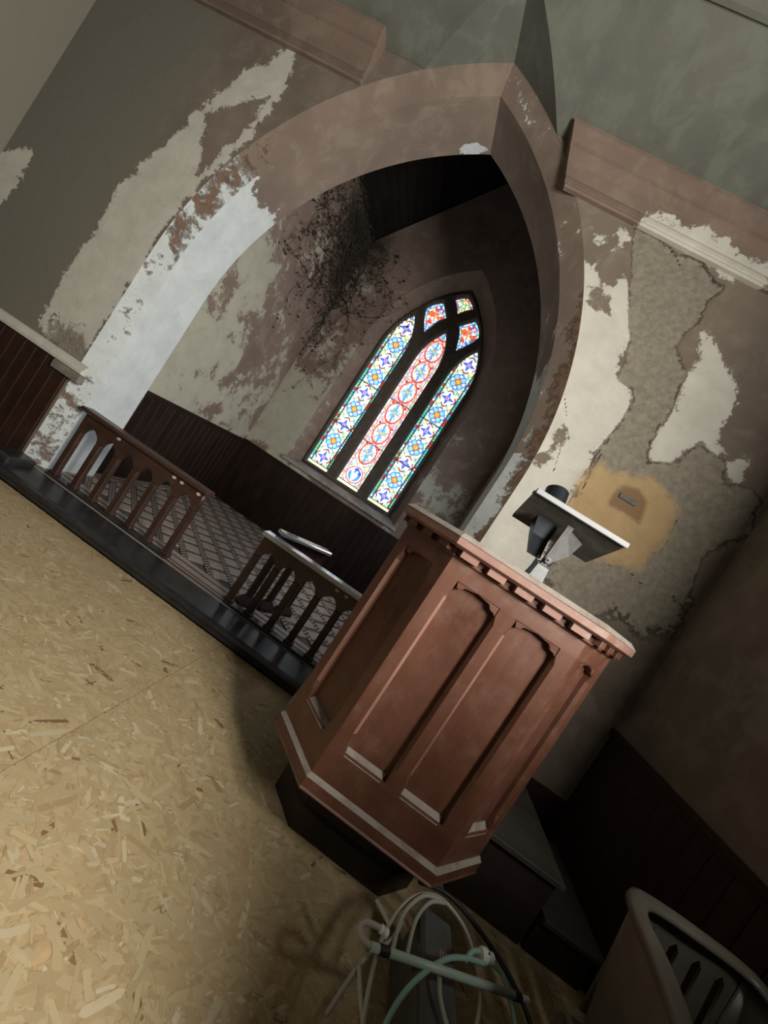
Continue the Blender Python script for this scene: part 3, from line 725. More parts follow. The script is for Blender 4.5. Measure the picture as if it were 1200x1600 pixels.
# ------------------------------------------------------------------ nave floor of strand boards
FX0, FX1, FY0, FY1 = XL, XR, -6.5, -0.285
fl = struct(obj('floor', box(FX0, FX1, FY0, 0.0, -0.10, -0.022), plain('subfloor', (0.05, 0.04, 0.03), 0.9)))
M_osb = plain('strand_board_base', (0.40, 0.285, 0.145), 0.75, 0, 0.2, 30, 0.2)
M_flake = attr_mat('wood_strands', 'tint', 0.62, 0.0, 0.35)
seams_x = [FX0, -3.20, -0.76, 1.68, FX1]; seams_y = [FY1, -2.74]
frng = np.random.default_rng(11)
for i in range(4):
    for j in range(1):
        x0, x1, y1, y0 = seams_x[i] + 0.0015, seams_x[i + 1] - 0.0015, seams_y[j] - 0.0015, seams_y[j + 1] + 0.0015
        bd = obj('osb_board', box(x0, x1, y0, y1, -0.022, -0.0012), M_osb, fl, bevel=0.0008)
        n = int((x1 - x0) * (y1 - y0) * 3000)
        px, py = frng.uniform(x0, x1, n), frng.uniform(y0, y1, n)
        ln = np.clip(frng.lognormal(-2.85, 0.50, n), 0.02, 0.17); wd = ln * frng.uniform(0.10, 0.34, n); wd = np.clip(wd, 0.004, 0.026)
        th = frng.normal(0.0, 0.75, n); ca, sa = np.cos(th), np.sin(th)
        shape = np.array([(-.5, -.25), (-.38, -.5), (.42, -.45), (.5, .1), (.36, .5), (-.44, .42)])
        jit = shape[None] + frng.uniform(-.10, .10, (n, 6, 2))
        lx, ly = jit[:, :, 0] * ln[:, None], jit[:, :, 1] * wd[:, None]
        X = np.clip(px[:, None] + lx * ca[:, None] - ly * sa[:, None], x0, x1); Y = np.clip(py[:, None] + lx * sa[:, None] + ly * ca[:, None], y0, y1)
        zb = frng.uniform(-0.0011, 0.0004, n); Zz = np.clip(zb[:, None] + frng.uniform(-.0004, .0004, (n, 6)), -0.00115, 0.001)
        V = np.stack([X, Y, Zz], 2).reshape(-1, 3)
        base = np.array([(0.50, 0.385, 0.215), (0.53, 0.42, 0.245), (0.47, 0.35, 0.19), (0.62, 0.52, 0.34), (0.41, 0.295, 0.155), (0.25, 0.15, 0.07)])
        pick = frng.choice(6, n, p=[.38, .30, .20, .07, .04, .01])
        colf = base[pick] * 0.78 * frng.uniform(0.9, 1.08, (n, 1))
        cc_ = np.repeat(np.concatenate([colf, np.ones((n, 1))], 1), 6, 0).astype(np.float32)
        me = bpy.data.meshes.new('wood_strands')
        me.vertices.add(n * 6); me.vertices.foreach_set('co', V.astype(np.float32).ravel())
        me.loops.add(n * 6); me.loops.foreach_set('vertex_index', np.arange(n * 6, dtype=np.int32))
        me.polygons.add(n); me.polygons.foreach_set('loop_start', np.arange(0, n * 6, 6, dtype=np.int32))
        me.update(calc_edges=True)
        at = me.attributes.new('tint', 'FLOAT_COLOR', 'POINT'); at.data.foreach_set('color', cc_.ravel())
        tag(mesh_obj('wood_strands', me, M_flake, bd), kind='stuff')

# ------------------------------------------------------------------ wainscots of upright boards
def wainscot(name, p0, p1, z0, z1, nrm, bw=0.125, th=0.022, cap=None, mat=M_wains):
    p0, p1, nrm = Vector(p0), Vector(p1), Vector(nrm); d = (p1 - p0); Ln = d.length; d.normalize()
    n = max(1, round(Ln / bw)); b = Ln / n
    M = Matrix(((d.x, nrm.x, 0, p0.x), (d.y, nrm.y, 0, p0.y), (0, 0, 1, 0), (0, 0, 0, 1)))
    root = struct(obj(name, box(0, Ln, 0.0, 0.008, z0, z1), mat, M=M)); me0 = None
    for i in range(n):
        c_ = 0.005
        sec = [(c_ * 0.2, 0.008), (c_ * 0.2, th - c_), (c_, th), (b - c_, th), (b - c_ * 0.2, th - c_), (b - c_ * 0.2, 0.008)]
        vf = loft([[(x, y, z0) for x, y in sec], [(x, y, z1) for x, y in sec]])
        if me0 is None: o = obj('board', vf, mat, root); me0 = o.data
        else: o = mesh_obj('board', me0, None, root)
        o.matrix_local = M @ Matrix.Translation((b * i, 0, 0))
    if cap:
        ch_, cd = cap
        obj('cap_rail', xform(join(box(0, Ln, 0, cd, z1, z1 + ch_), box(0, Ln, 0, cd - 0.012, z1 - 0.03, z1)), M), mat, root)
    return root
wainscot('baseboard_front_left', (XL, 0, 0), (-3.30, 0, 0), 0.0, 1.0, (0, -1, 0))
wainscot('baseboard_left', (XL, -7.5, 0), (XL, -0.03, 0), 0.0, 1.02, (1, 0, 0), cap=(0.03, 0.045))
wainscot('baseboard_right', (XR, -0.002, 0), (XR, -7.5, 0), 0.0, 1.02, (-1, 0, 0), cap=(0.03, 0.045))
wainscot('baseboard_chancel_left', (CXL, 0.62, 0), (CXL, CYB, 0), FZ, 1.11, (1, 0, 0), cap=(0.03, 0.04), mat=M_wainc)
wainscot('baseboard_chancel_back', (CXL + 0.02, CYB, 0), (CXR, CYB, 0), FZ, 1.13, (0, -1, 0), cap=(0.03, 0.04), mat=M_wainc)
wainscot('baseboard_chancel_right', (CXR, CYB, 0), (CXR, 0.62, 0), FZ, 1.13, (-1, 0, 0), cap=(0.03, 0.04), mat=M_wainc)
# plaster ledge over the left wainscot with its sawn wooden stub
o = obj('trim_7', rows([(0, 1.0), (-0.045, 1.005), (-0.05, 1.03), (-0.035, 1.05), (-0.02, 1.075), (0, 1.09)], XL, -3.17, 60), M_wall)
layers(o, white=0.25); struct(o)
struct(obj('trim_8', box(-3.45, -3.14, -0.06, 0.0, 0.925, 1.0), M_greyw, bevel=0.006))
# skirting on the end wall to the right of the arch
struct(obj('baseboard_front_right', box(0.42, XR, -0.025, 0.0, 0.0, 0.42), M_wains, bevel=0.004))
# wooden plug left in the wall where a fixing was
obj('wood_plug', box(1.065, 1.20, -0.004, 0.03, 2.492, 2.532), M_greyw, wf, bevel=0.004)

# ------------------------------------------------------------------ altar rails
def rail_header(x0, x1, gaps, zt, zb, arch_h):
    """board whose lower edge is cut into pointed arches over each gap"""
    L = [(x0, zt), (x0, zb - arch_h)]
    for a, b in gaps:
        m = (a + b) / 2; w_ = (b - a)
        L += [(a, zb - arch_h)]
        for k in range(1, 6): L.append((a + w_ / 2 * (k / 6) ** 1.6, zb - arch_h + arch_h * (k / 6) ** 0.75))
        L += [(m, zb)]
        for k in range(5, 0, -1): L.append((b - w_ / 2 * (k / 6) ** 1.6, zb - arch_h + arch_h * (k / 6) ** 0.75))
        L += [(b, zb - arch_h)]
    L += [(x1, zb - arch_h), (x1, zt)]
    return L
painted_sheen = wood('rail_top_sheen', (0.27, 0.26, 0.27), (0.48, 0.46, 0.48), 0.16, 0, spec=1.0, bump=0.05)  # pale base colour paints in the window's reflection on the top
painted_sheen.node_tree.nodes['Principled BSDF'].inputs['Coat Weight'].default_value = 1.0
painted_sheen.node_tree.nodes['Principled BSDF'].inputs['Coat Roughness'].default_value = 0.12
painted_sheen.node_tree.nodes['Principled BSDF'].inputs['Coat IOR'].default_value = 2.0
def altar_rail(name, x0, posts, x1, label, pegs, top_mat):
    t = empty(name, ((x0 + x1) / 2, 0.08, FZ), label, 'altar rail', 'carved altar rails across the chancel step')
    ox = -(x0 + x1) / 2; T = Matrix.Translation((ox, -0.08, -FZ))
    hw = 0.030
    edges = [(p - hw, p + hw) for p in posts]
    gaps = [(edges[i][1], edges[i + 1][0]) for i in range(len(edges) - 1)]
    plate('arcade_board', [rail_header(edges[0][0], edges[-1][1], gaps, 0.745, 0.655, 0.085)], 0.05, 0.006, M_railx, t, T @ Matrix.Translation((0, 0.08, 0)))
    for a, b in edges:
        obj('baluster', box(a + ox, b + ox, -0.024, 0.024, 0.02, 0.572 - FZ), M_rail, t, bevel=0.006)
        obj('baluster_foot', box(a - 0.012 + ox, b + 0.012 + ox, -0.032, 0.032, 0.022, 0.05), M_rail, t, bevel=0.006)
    obj('base_rail', box(x0 + ox + 0.02, x1 + ox - 0.02, -0.045, 0.045, 0.0, 0.024), M_step, t, bevel=0.005)
    pr = [(-0.055, 0.645), (-0.065, 0.655), (-0.065, 0.675), (-0.055, 0.685), (0.055, 0.685), (0.065, 0.675), (0.065, 0.655), (0.055, 0.645)]
    obj('top_rail', extrude_profile(pr, x0 + ox, x1 + ox), top_mat, t, bevel=0.002)
    for px in pegs:
        obj('peg', xform(lathe([(0.001, -0.004), (0.010, -0.004), (0.013, 0.0), (0.013, 0.004)], 10), Matrix.Translation((px + ox, -0.0285, 0.615)) @ Matrix.Scale(1.5, 4, (1, 0, 0)) @ Matrix.Rotation(pi / 2, 4, 'X')), M_peg, t)
    return t
altar_rail('altar_rail', -3.06, [-2.99, -2.765, -2.555, -2.345, -2.135, -1.925, -1.715], -1.66, 'brown wooden altar rail with arched balusters, standing against the white left jamb of the arch', [-2.62, -2.0, -1.915, -1.735], M_railx)
altar_rail('altar_rail', -1.075, [-1.03, -0.825, -0.62, -0.415, -0.21, -0.005, 0.20], 0.25, 'wooden altar rail with a bright top running behind the pulpit', [-0.31, -0.22], painted_sheen)
# open gate leaf swung into the chancel
gd = Vector((0.36, 0.47, 0)); gl = gd.length; ga = atan2(gd.y, gd.x)
gt = empty('rail_gate', (-0.995, 0.17, FZ), 'open wooden gate leaf with sheen painted on its top behind the right altar rail', 'gate')
gt.rotation_euler = (0, 0, ga)
obj('top_rail', box(0.0, gl, -0.055, 0.055, 0.70, 0.735), bpy.data.materials['rail_top_sheen'], gt, bevel=0.008)
obj('arcade_board', box(0.02, gl - 0.02, -0.02, 0.02, 0.58, 0.70), M_railx, gt, bevel=0.004)
for k in range(3):
    x = 0.08 + k * (gl - 0.16) / 2
    obj('baluster', box(x - 0.03, x + 0.03, -0.022, 0.022, 0.04, 0.585), M_rail, gt, bevel=0.006)
    obj('foot', loft([[(x + sx * 0.075, sy_ * 0.05, 0.0) for sx, sy_ in ((-1, -1), (1, -1), (1, 1), (-1, 1))], [(x + sx * 0.075, sy_ * 0.05, 0.03) for sx, sy_ in ((-1, -1), (1, -1), (1, 1), (-1, 1))], [(x + sx * 0.035, sy_ * 0.026, 0.09) for sx, sy_ in ((-1, -1), (1, -1), (1, 1), (-1, 1))]]), M_foot, gt)

# ------------------------------------------------------------------ pulpit
PXC, PYF, PA, PK, PS = 0.480, -1.353, 0.316, 0.239, 0.50
PZ0, PZ1 = 0.375, 1.48
plan = [(PXC - PA, PYF), (PXC + PA, PYF), (PXC + PA + PK, PYF + PK), (PXC + PA + PK, PYF + PK + PS), (PXC + PA, PYF + 2 * PK + PS), (PXC - PA, PYF + 2 * PK + PS), (PXC - PA - PK, PYF + PK + PS), (PXC - PA - PK, PYF + PK)]
pc = Vector((PXC, PYF + PK + PS / 2, 0))
pul = empty('pulpit', (pc.x, pc.y, 0), 'large reddish brown wooden pulpit with recessed panels standing on a dark foot', 'pulpit')
PT = Matrix.Translation((-pc.x, -pc.y, 0))
def ring(prof):
    """mitred moulding round the octagon; prof = closed list of (outset,z)"""
    n = len(plan); secs = []
    for i in range(n):
        p, q, r = Vector(plan[i - 1]), Vector(plan[i]), Vector(plan[(i + 1) % n])
        e1, e2 = (q - p).normalized(), (r - q).normalized()
        n1, n2 = Vector((e1.y, -e1.x)), Vector((e2.y, -e2.x)); b = (n1 + n2); b /= (1 + n1.dot(n2))
        secs.append([(q.x + b.x * o_, q.y + b.y * o_, z) for o_, z in prof])
    return xform(loft(secs, caps=False, closed=True), PT)
def bar(L_, w_, d, c1, c2, stop=0.05, ramp_=0.03):
    """upright of length L_, width w_, depth d with stopped chamfers on the two front edges"""
    def sec(z, k):
        a_, b_ = max(c1 * k, 0.0008), max(c2 * k, 0.0008)
        return [(0, d, z), (0, a_, z), (a_, 0, z), (w_ - b_, 0, z), (w_, b_, z), (w_, d, z)]
    st = [(0, 0), (stop, 0), (stop + ramp_ * 0.5, 0.55), (stop + ramp_, 1), (L_ - stop - ramp_, 1), (L_ - stop - ramp_ * 0.5, 0.55), (L_ - stop, 0), (L_, 0)]
    return loft([sec(z, k) for z, k in st])
def pulpit_face(i, n_open, frame_end):
    p, q = Vector(plan[i]), Vector(plan[(i + 1) % 8]); e = (q - p); Lf = e.length; e.normalize(); nin = Vector((-e.y, e.x))
    M = PT @ Matrix(((e.x, nin.x, 0, p.x), (e.y, nin.y, 0, p.y), (0, 0, 1, 0), (0, 0, 0, 1)))
    d = 0.055; zb, zt = 0.525, 1.40; cw = 0.014
    mid = 0.078
    wopen = (Lf - 2 * frame_end - (n_open - 1) * mid) / n_open
    xs = [0.0]; x = 0.0
    stiles = []
    for k in range(n_open + 1):
        wv = frame_end if k in (0, n_open) else mid
        stiles.append((x, wv)); x += wv + wopen
    for k, (x0, wv) in enumerate(stiles):
        vf = bar(zt - zb, wv, d, cw if k > 0 else 0, cw if k < n_open else 0, 0.035, 0.04)
        obj('stile', xform(vf, M @ Matrix.Translation((x0, 0, zb))), M_oak, pul)
        if k < n_open:   # lighter strip, light painted on the chamfer facing right
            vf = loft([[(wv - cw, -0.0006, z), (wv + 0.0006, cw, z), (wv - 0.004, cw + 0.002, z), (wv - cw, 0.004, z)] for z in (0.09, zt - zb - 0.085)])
            obj('lit_chamfer', xform(vf, M @ Matrix.Translation((x0, 0, zb))), M_edge, pul)
    obj('top_board', xform(box(0, Lf, 0, d, zt, PZ1), M), M_oakx, pul)
    obj('bottom_board', xform(box(0, Lf, 0, d, PZ0, zb), M), M_oakx, pul)
    for k in range(n_open):
        xo = stiles[k][0] + stiles[k][1]
        obj('panel', xform(box(xo - 0.005, xo + wopen + 0.005, 0.034, 0.048, zb - 0.005, zt + 0.005), M), M_oak, pul)
        # shaped head: thick at the corner, stopped chamfer in the middle
        hz = [(0, 0.0), (0.012, 0.030), (0.030, 0.030), (0.045, 0.012), (wopen * 0.5, 0.004), (wopen - 0.045, 0.012), (wopen - 0.030, 0.030), (wopen - 0.012, 0.034), (wopen, 0.045), (wopen, -0.004), (0, -0.004)]
        plate('shaped_head', [[(a_, -b_) for a_, b_ in hz]], 0.030, 0.002, M_oakx, pul, M @ Matrix.Translation((xo, 0.019, zt)))
        # dusty sloping ledge under the panel
        lg = loft([[(0.004, 0.034, 0.016), (0.004, 0.0, -0.006), (0.004, -0.001, -0.012), (0.004, 0.034, -0.012)], [(wopen - 0.004, 0.034, 0.016), (wopen - 0.018, 0.0, -0.006), (wopen - 0.018, -0.001, -0.012), (wopen - 0.004, 0.034, -0.012)]])
        obj('dusty_ledge', xform(lg, M @ Matrix.Translation((xo, 0, zb))), M_dustw, pul)
    return M, Lf
face_M = {}
for i, n_o, fe in [(0, 2, 0.072), (1, 1, 0.07), (2, 1, 0.08), (6, 1, 0.08), (7, 1, 0.07), (3, 1, 0.07), (5, 1, 0.07)]:
    face_M[i] = pulpit_face(i, n_o, fe)
obj('base_moulding', ring([(-0.03, 0.306), (0.024, 0.306), (0.026, 0.311), (0.022, 0.316), (0.020, 0.318), (0.020, 0.362), (-0.03, 0.362)]), M_oakx, pul)
obj('dusty_base_weathering', ring([(0.019, 0.3615), (0.020, 0.363), (0.003, 0.378), (-0.02, 0.378), (-0.02, 0.3615)]), M_dustw, pul)
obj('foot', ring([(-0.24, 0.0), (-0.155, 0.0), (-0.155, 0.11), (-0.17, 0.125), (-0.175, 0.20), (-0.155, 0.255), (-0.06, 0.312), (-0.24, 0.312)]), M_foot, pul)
obj('floor_board', xform(loft([[(x, y, 0.40) for x, y in plan], [(x, y, 0.43) for x, y in plan]]), PT @ Matrix.Translation((pc.x, pc.y, 0)) @ Matrix.Scale(0.93, 4, (1, 0, 0)) @ Matrix.Scale(0.93, 4, (0, 1, 0)) @ Matrix.Translation((-pc.x, -pc.y, 0))), M_foot, pul)
obj('frieze_fillet', ring([(-0.05, 1.475), (0.006, 1.475), (0.012, 1.482), (0.012, 1.487), (-0.05, 1.487)]), M_oakx, pul)
obj('frieze', ring([(-0.05, 1.486), (0.004, 1.486), (0.004, 1.518), (-0.05, 1.518)]), M_oakx, pul)
obj('rim_moulding', ring([(-0.06, 1.517), (0.034, 1.517), (0.040, 1.522), (0.048, 1.524), (0.056, 1.530), (0.056, 1.557), (0.05, 1.562), (-0.06, 1.562)]), M_rimw, pul)
obj('dusty_rim_cap', ring([(0.055, 1.558), (0.058, 1.562), (0.030, 1.583), (-0.06, 1.587), (-0.06, 1.558)]), M_dustw, pul)
dn = None
for i in face_M:
    M, Lf = face_M[i]
    n = 5 if i == 0 else (3 if Lf < 0.4 else 4); pit = 0.1285 if i == 0 else Lf / n
    st = (Lf - pit * n) / 2
    for k in range(n):
        x = st + pit * (k + 0.5)
        hw = 0.040 if i == 0 else 0.030
        obj('dentil', xform(box(x - hw, x + hw, -0.036, 0.0, 1.488, 1.517), M), M_rimw if i == 0 else M_oakx, pul, bevel=0.002)

# ------------------------------------------------------------------ book rest on the pulpit rim, black can
br = empty('book_rest', (0.58, -1.13, 1.587), 'grey weathered book rest with a pale front edge above the pulpit rim', 'book rest')
BM = Matrix.Translation((-0.58, 1.13, -1.587))
def slab(x0, x1, ya, za, yb, zb_, th):
    nx = Vector((0, -(zb_ - za), (yb - ya))); nx.normalize(); nx *= th
    a = [(x0, ya, za), (x1, ya, za), (x1 + 0.002, yb, zb_), (x0 + 0.02, yb, zb_)]
    return loft([a, [(x, y + nx.y, z + nx.z) for x, y, z in a]])
obj('board', xform(slab(0.347, 0.826, -1.10, 1.946, -0.80, 1.832, 0.020), BM), M_greyw, br)
obj('pale_edge', xform(box(0.345, 0.828, -1.118, -1.100, 1.940, 1.966), BM), M_paled, br, bevel=0.003)
obj('bracket_block', xform(loft([[(0.445, -0.97, 1.885), (0.56, -0.97, 1.885), (0.56, -0.90, 1.862), (0.445, -0.90, 1.862)], [(0.462, -1.00, 1.79), (0.55, -1.00, 1.79), (0.55, -0.93, 1.79), (0.462, -0.93, 1.79)], [(0.49, -1.06, 1.69), (0.545, -1.06, 1.69), (0.545, -1.00, 1.69), (0.49, -1.00, 1.69)]]), BM), M_black, br)
obj('metal_strut', xform(loft([[(0.575, -1.04, 1.905), (0.607, -1.04, 1.905), (0.607, -1.02, 1.898), (0.575, -1.02, 1.898)], [(0.540, -1.13, 1.665), (0.566, -1.13, 1.665), (0.566, -1.105, 1.665), (0.540, -1.105, 1.665)]]), BM), M_metal, br)
obj('gusset', xform(loft([[(0.585, -1.03, 1.895), (0.70, -0.98, 1.872), (0.655, -1.05, 1.775), (0.570, -1.11, 1.68)], [(0.585, -1.02, 1.895), (0.70, -0.97, 1.872), (0.655, -1.04, 1.775), (0.570, -1.10, 1.68)]]), BM), M_metal, br)
obj('fixing_plate', xform(box(0.545, 0.572, -1.142, -1.134, 1.682, 1.712), BM), M_platew, br, bevel=0.003)
obj('bolt', xform(cyl(0.006, 0.005, 0.006, 10, Matrix.Translation((0.558, -1.142, 1.697)) @ Matrix.Rotation(pi / 2, 4, 'X')), BM), M_black, br)
obj('foot_plate', xform(loft([[(0.515, -1.16, 1.588), (0.585, -1.16, 1.588), (0.585, -1.06, 1.588), (0.515, -1.06, 1.588)], [(0.525, -1.15, 1.66), (0.58, -1.15, 1.66), (0.58, -1.09, 1.68), (0.525, -1.09, 1.68)]]), BM), M_platew, br)
obj('prop_rod', xform(tube([(0.50, -1.165, 1.588), (0.52, -1.10, 1.70)], 0.004, 6), BM), M_black, br)
nrm = Vector((0, 0.114, 0.30)).normalized()
can_o = Vector((0.475, -0.985, 1.931))
ca = empty('black_can', tuple(can_o), 'short black round can standing on the book rest behind its pale edge', 'can')
ca.rotation_euler = (-0.364, -0.08, 0)
obj('body', lathe([(0.050, 0.0), (0.058, 0.006), (0.058, 0.118), (0.054, 0.122), (0.048, 0.122), (0.046, 0.108)], 32), M_black, ca, smooth=False)
obj('lid', lathe([(0.046, 0.106), (0.020, 0.110), (0.001, 0.111)], 32), M_bulb, ca)
obj('band', lathe([(0.0585, 0.030), (0.0600, 0.032), (0.0600, 0.042), (0.0585, 0.044)], 32), M_tape, ca)
obj('knob', lathe([(0.004, 0.0), (0.012, 0.004), (0.017, 0.014), (0.016, 0.024), (0.009, 0.030), (0.001, 0.031)], 16, BM @ Matrix.Translation((0.365, -1.03, 1.938))), M_black, br)

# ------------------------------------------------------------------ pulpit stair
ps = empty('pulpit_stair', (1.45, -0.55, 0), 'dark wooden steps rising to the right side of the pulpit', 'stair')
def stair_box(name, x0, x1, y0, y1, z0, z1, m): obj(name, box(x0 - 1.45, x1 - 1.45, y0 + 0.55, y1 + 0.55, z0, z1), m, ps, bevel=0.004)
M_tread = wood('dusty_tread', (0.028, 0.023, 0.019), (0.065, 0.056, 0.048), 0.7, 0)
stair_box('tread', 1.06, 1.56, -0.93, -0.10, 0.37, 0.40, M_tread)
stair_box('riser', 1.10, 1.54, -0.90, -0.88, 0.0, 0.37, M_foot)
stair_box('side_board', 1.52, 1.545, -0.88, -0.12, 0.0, 0.37, M_foot)
stair_box('tread', 1.56, 1.90, -0.93, -0.20, 0.18, 0.21, M_tread)
stair_box('riser', 1.56, 1.88, -0.90, -0.88, 0.0, 0.18, M_foot)

# ------------------------------------------------------------------ long case, cables, tube
cs = empty('long_case', (0.88, -1.75, 0), 'long dark grey case on the floor under the cables, in front of the pulpit', 'case')
obj('body', box(-0.065, 0.065, -0.45, 0.36, 0.0, 0.215), M_case, cs, bevel=0.012)
obj('lid', box(-0.070, 0.070, -0.46, 0.37, 0.218, 0.25), M_case, cs, bevel=0.012)
for yy in (-0.25, 0.20): obj('latch', box(-0.078, -0.066, yy - 0.025, yy + 0.025, 0.18, 0.235), M_metal, cs, bevel=0.003)
zc_ = 0.285
def cb(name, pts, r, m, parent, per=8): return obj(name, tube(smooth_path(pts, per), r, 8), m, parent, smooth=True)
coil = empty('cable_coil', (0.9, -1.6, 0.25), 'loose coil of pale cable lying over the long case', 'cable')
CM = (0.9, -1.6, 0.25)
def rel(L_): return [(x - CM[0], y - CM[1], z - CM[2]) for x, y, z in L_]
cb('cable_loop', rel([(0.60, -1.93, 0.27), (0.612, -1.75, 0.275), (0.65, -1.60, 0.28), (0.73, -1.46, 0.30), (0.85, -1.375, 0.30), (0.96, -1.39, 0.29), (1.01, -1.47, 0.285), (1.02, -1.60, 0.28), (0.97, -1.75, 0.27), (0.90, -1.90, 0.27)]), 0.0075, M_cable, coil)
cb('cable_loop', rel([(0.66, -1.70, 0.30), (0.69, -1.56, 0.305), (0.77, -1.44, 0.315), (0.86, -1.39, 0.31)]), 0.0075, M_cable, coil)
cb('cable_loop', rel([(0.72, -1.66, 0.295), (0.75, -1.53, 0.30), (0.81, -1.43, 0.305), (0.88, -1.385, 0.305)]), 0.0075, M_cable, coil)
cb('cable_loop', rel([(0.78, -1.33, 0.27), (0.93, -1.29, 0.27), (1.08, -1.34, 0.265), (1.20, -1.43, 0.26), (1.25, -1.55, 0.26), (1.20, -1.70, 0.26)]), 0.0095, M_tape, coil)
cb('cable_loop', rel([(0.52, -1.87, 0.20), (0.58, -1.74, 0.26), (0.66, -1.65, 0.29), (0.69, -1.58, 0.30)]), 0.007, M_cable, coil)
cb('cable_loop', rel([(0.57, -1.76, 0.26), (0.60, -1.86, 0.26), (0.66, -1.97, 0.26)]), 0.007, M_cable, coil)
cb('cable_loop', rel([(0.845, -1.64, 0.30), (0.855, -1.70, 0.285), (0.90, -1.77, 0.275), (0.99, -1.82, 0.27)]), 0.0075, M_cable, coil)
obj('bare_wires', join(*[tube(rel([(0.845, -1.645, 0.30), (0.842 + 0.006 * k, -1.615, 0.312 + 0.002 * k), (0.838 + 0.012 * k, -1.59, 0.318)]), 0.0028, 5) for k in range(3)]), M_copper, coil)
gcb = empty('green_cable', (1.03, -1.5, 0.30), 'pale green cable with a white connector looped over the tube', 'cable')
GM = (1.03, -1.5, 0.30)
def relg(L_): return [(x - GM[0], y - GM[1], z - GM[2]) for x, y, z in L_]
cb('cable', relg([(0.64, -1.99, 0.28), (0.66, -1.88, 0.285), (0.73, -1.75, 0.30), (0.84, -1.63, 0.325), (0.93, -1.575, 0.335), (1.008, -1.545, 0.335)]), 0.0085, M_green, gcb)
cb('cable', relg([(0.93, -1.58, 0.33), (0.965, -1.535, 0.34), (1.02, -1.505, 0.342)]), 0.0085, M_green, gcb)
cb('cable', relg([(1.045, -1.52, 0.335), (1.10, -1.52, 0.325), (1.14, -1.57, 0.30), (1.16, -1.68, 0.27), (1.15, -1.80, 0.26)]), 0.0085, M_green, gcb)
Rz = Matrix.Rotation(0.35, 4, 'Z') @ Matrix.Rotation(pi / 2, 4, 'Y')
obj('connector', lathe([(0.006, -0.032), (0.020, -0.030), (0.024, -0.024), (0.024, -0.006), (0.014, 0.0), (0.012, 0.012), (0.017, 0.015), (0.017, 0.026), (0.008, 0.030)], 16, Matrix.Translation((-0.005, -0.015, 0.038)) @ Rz), M_conn, gcb)
obj('connector_screw', cyl(0.004, 0.004, 0.004, 8, Matrix.Translation((-0.010, -0.025, 0.058))), M_tape, gcb)
tb = empty('pale_tube', (0.86, -1.65, 0.30), 'thin pale tube with taped bands lying across the cable coil', 'tube')
TA, TB_ = Vector((0.575, -1.745, 0.318)), Vector((1.165, -1.545, 0.322)); TO = Vector((0.86, -1.65, 0.30))
obj('tube', tube([TA - TO, TA.lerp(TB_, .5) - TO, TB_ - TO], 0.0125, 10), M_tube, tb, smooth=True)
obj('tape_band', tube([TA.lerp(TB_, .045) - TO, TA.lerp(TB_, .105) - TO], 0.0145, 10), M_tape, tb)
obj('tape_band', tube([TA.lerp(TB_, .955) - TO, TA.lerp(TB_, 1.0) - TO], 0.0145, 10), M_tape, tb)
obj('end_cap', tube([TB_ - TO, TA.lerp(TB_, 1.06) - TO], 0.009, 10), M_conn, tb)
obj('hooked_end', tube(smooth_path([TA - TO, TA - TO + Vector((-.035, .003, 0)), TA - TO + Vector((-.05, .025, .004)), TA - TO + Vector((-.03, .05, .006)), TA - TO + Vector((.02, .065, .006))], 6), 0.0095, 8), M_cable, tb, smooth=True)
obj('plug', lathe([(0.007, 0), (0.013, 0.002), (0.013, 0.012), (0.008, 0.015), (0.014, 0.018), (0.014, 0.03), (0.006, 0.034)], 12, Matrix.Translation(tuple(TA - TO + Vector((.02, .065, .006)))) @ Matrix.Rotation(-0.1, 4, 'Z') @ Matrix.Rotation(pi / 2, 4, 'Y')), M_conn, tb)
obj('tie_strip', xform(box(-0.008, 0.008, -0.04, 0.04, -0.002, 0.002), Matrix.Translation(Vector((0.605, -1.615, 0.315)) - TO) @ Matrix.Rotation(0.9, 4, 'Z')), M_cable, tb)

# ------------------------------------------------------------------ moulded tub chair in the corner of the frame
chr_ = empty('tub_chair', (1.45, -1.75, 0), 'grey moulded plastic tub chair with a slotted back, right of the cables', 'chair')
CO = Vector((1.45, -1.75, 0))
path = smooth_path([(1.20, -2.10, 0.66), (1.205, -1.98, 0.80), (1.22, -1.80, 0.845), (1.245, -1.62, 0.855), (1.30, -1.535, 0.86), (1.40, -1.51, 0.862), (1.55, -1.505, 0.862), (1.70, -1.50, 0.855), (1.765, -1.53, 0.85), (1.79, -1.62, 0.835), (1.80, -1.80, 0.81), (1.80, -1.98, 0.76), (1.795, -2.10, 0.64)], 6)
ctr = Vector((1.50, -1.85, 0))
secs = []
for p in path:
    o_ = (Vector((p.x, p.y, 0)) - ctr).normalized()
    q = lambda a_, b_: tuple(p + o_ * a_ + Vector((0, 0, b_)) - CO)
    secs.append([q(-0.045, -0.012), q(-0.035, 0.0), q(0.0, 0.006), q(0.022, -0.004), q(0.026, -0.02), q(0.016, -0.028), q(-0.02, -0.016), q(-0.04, -0.022)])
obj('rim', loft(secs), M_chair, chr_, smooth=True)
def shell(sel):
    ins, out_ = [], []
    for p in sel:
        o_ = (Vector((p.x, p.y, 0)) - ctr).normalized()
        a = p + Vector((0, 0, -0.02)); b = Vector((p.x, p.y, 0.40)) - o_ * 0.07
        ins.append((a, b, o_))
    secs = [[tuple(a - CO), tuple(a.lerp(b, .5) - CO + o_ * 0.01), tuple(b - CO), tuple(b - o_ * 0.012 - CO), tuple(a.lerp(b, .5) - CO - o_ * 0.004), tuple(a - o_ * 0.012 - CO)] for a, b, o_ in ins]
    return loft(secs)
nb = [i for i, p in enumerate(path)]
i0 = next(i for i, p in enumerate(path) if p.x > 1.335); i1 = max(i for i, p in enumerate(path) if p.x < 1.74 and p.y > -1.55)
obj('side_shell', shell(path[:i0 + 1]), M_chair, chr_, smooth=True)
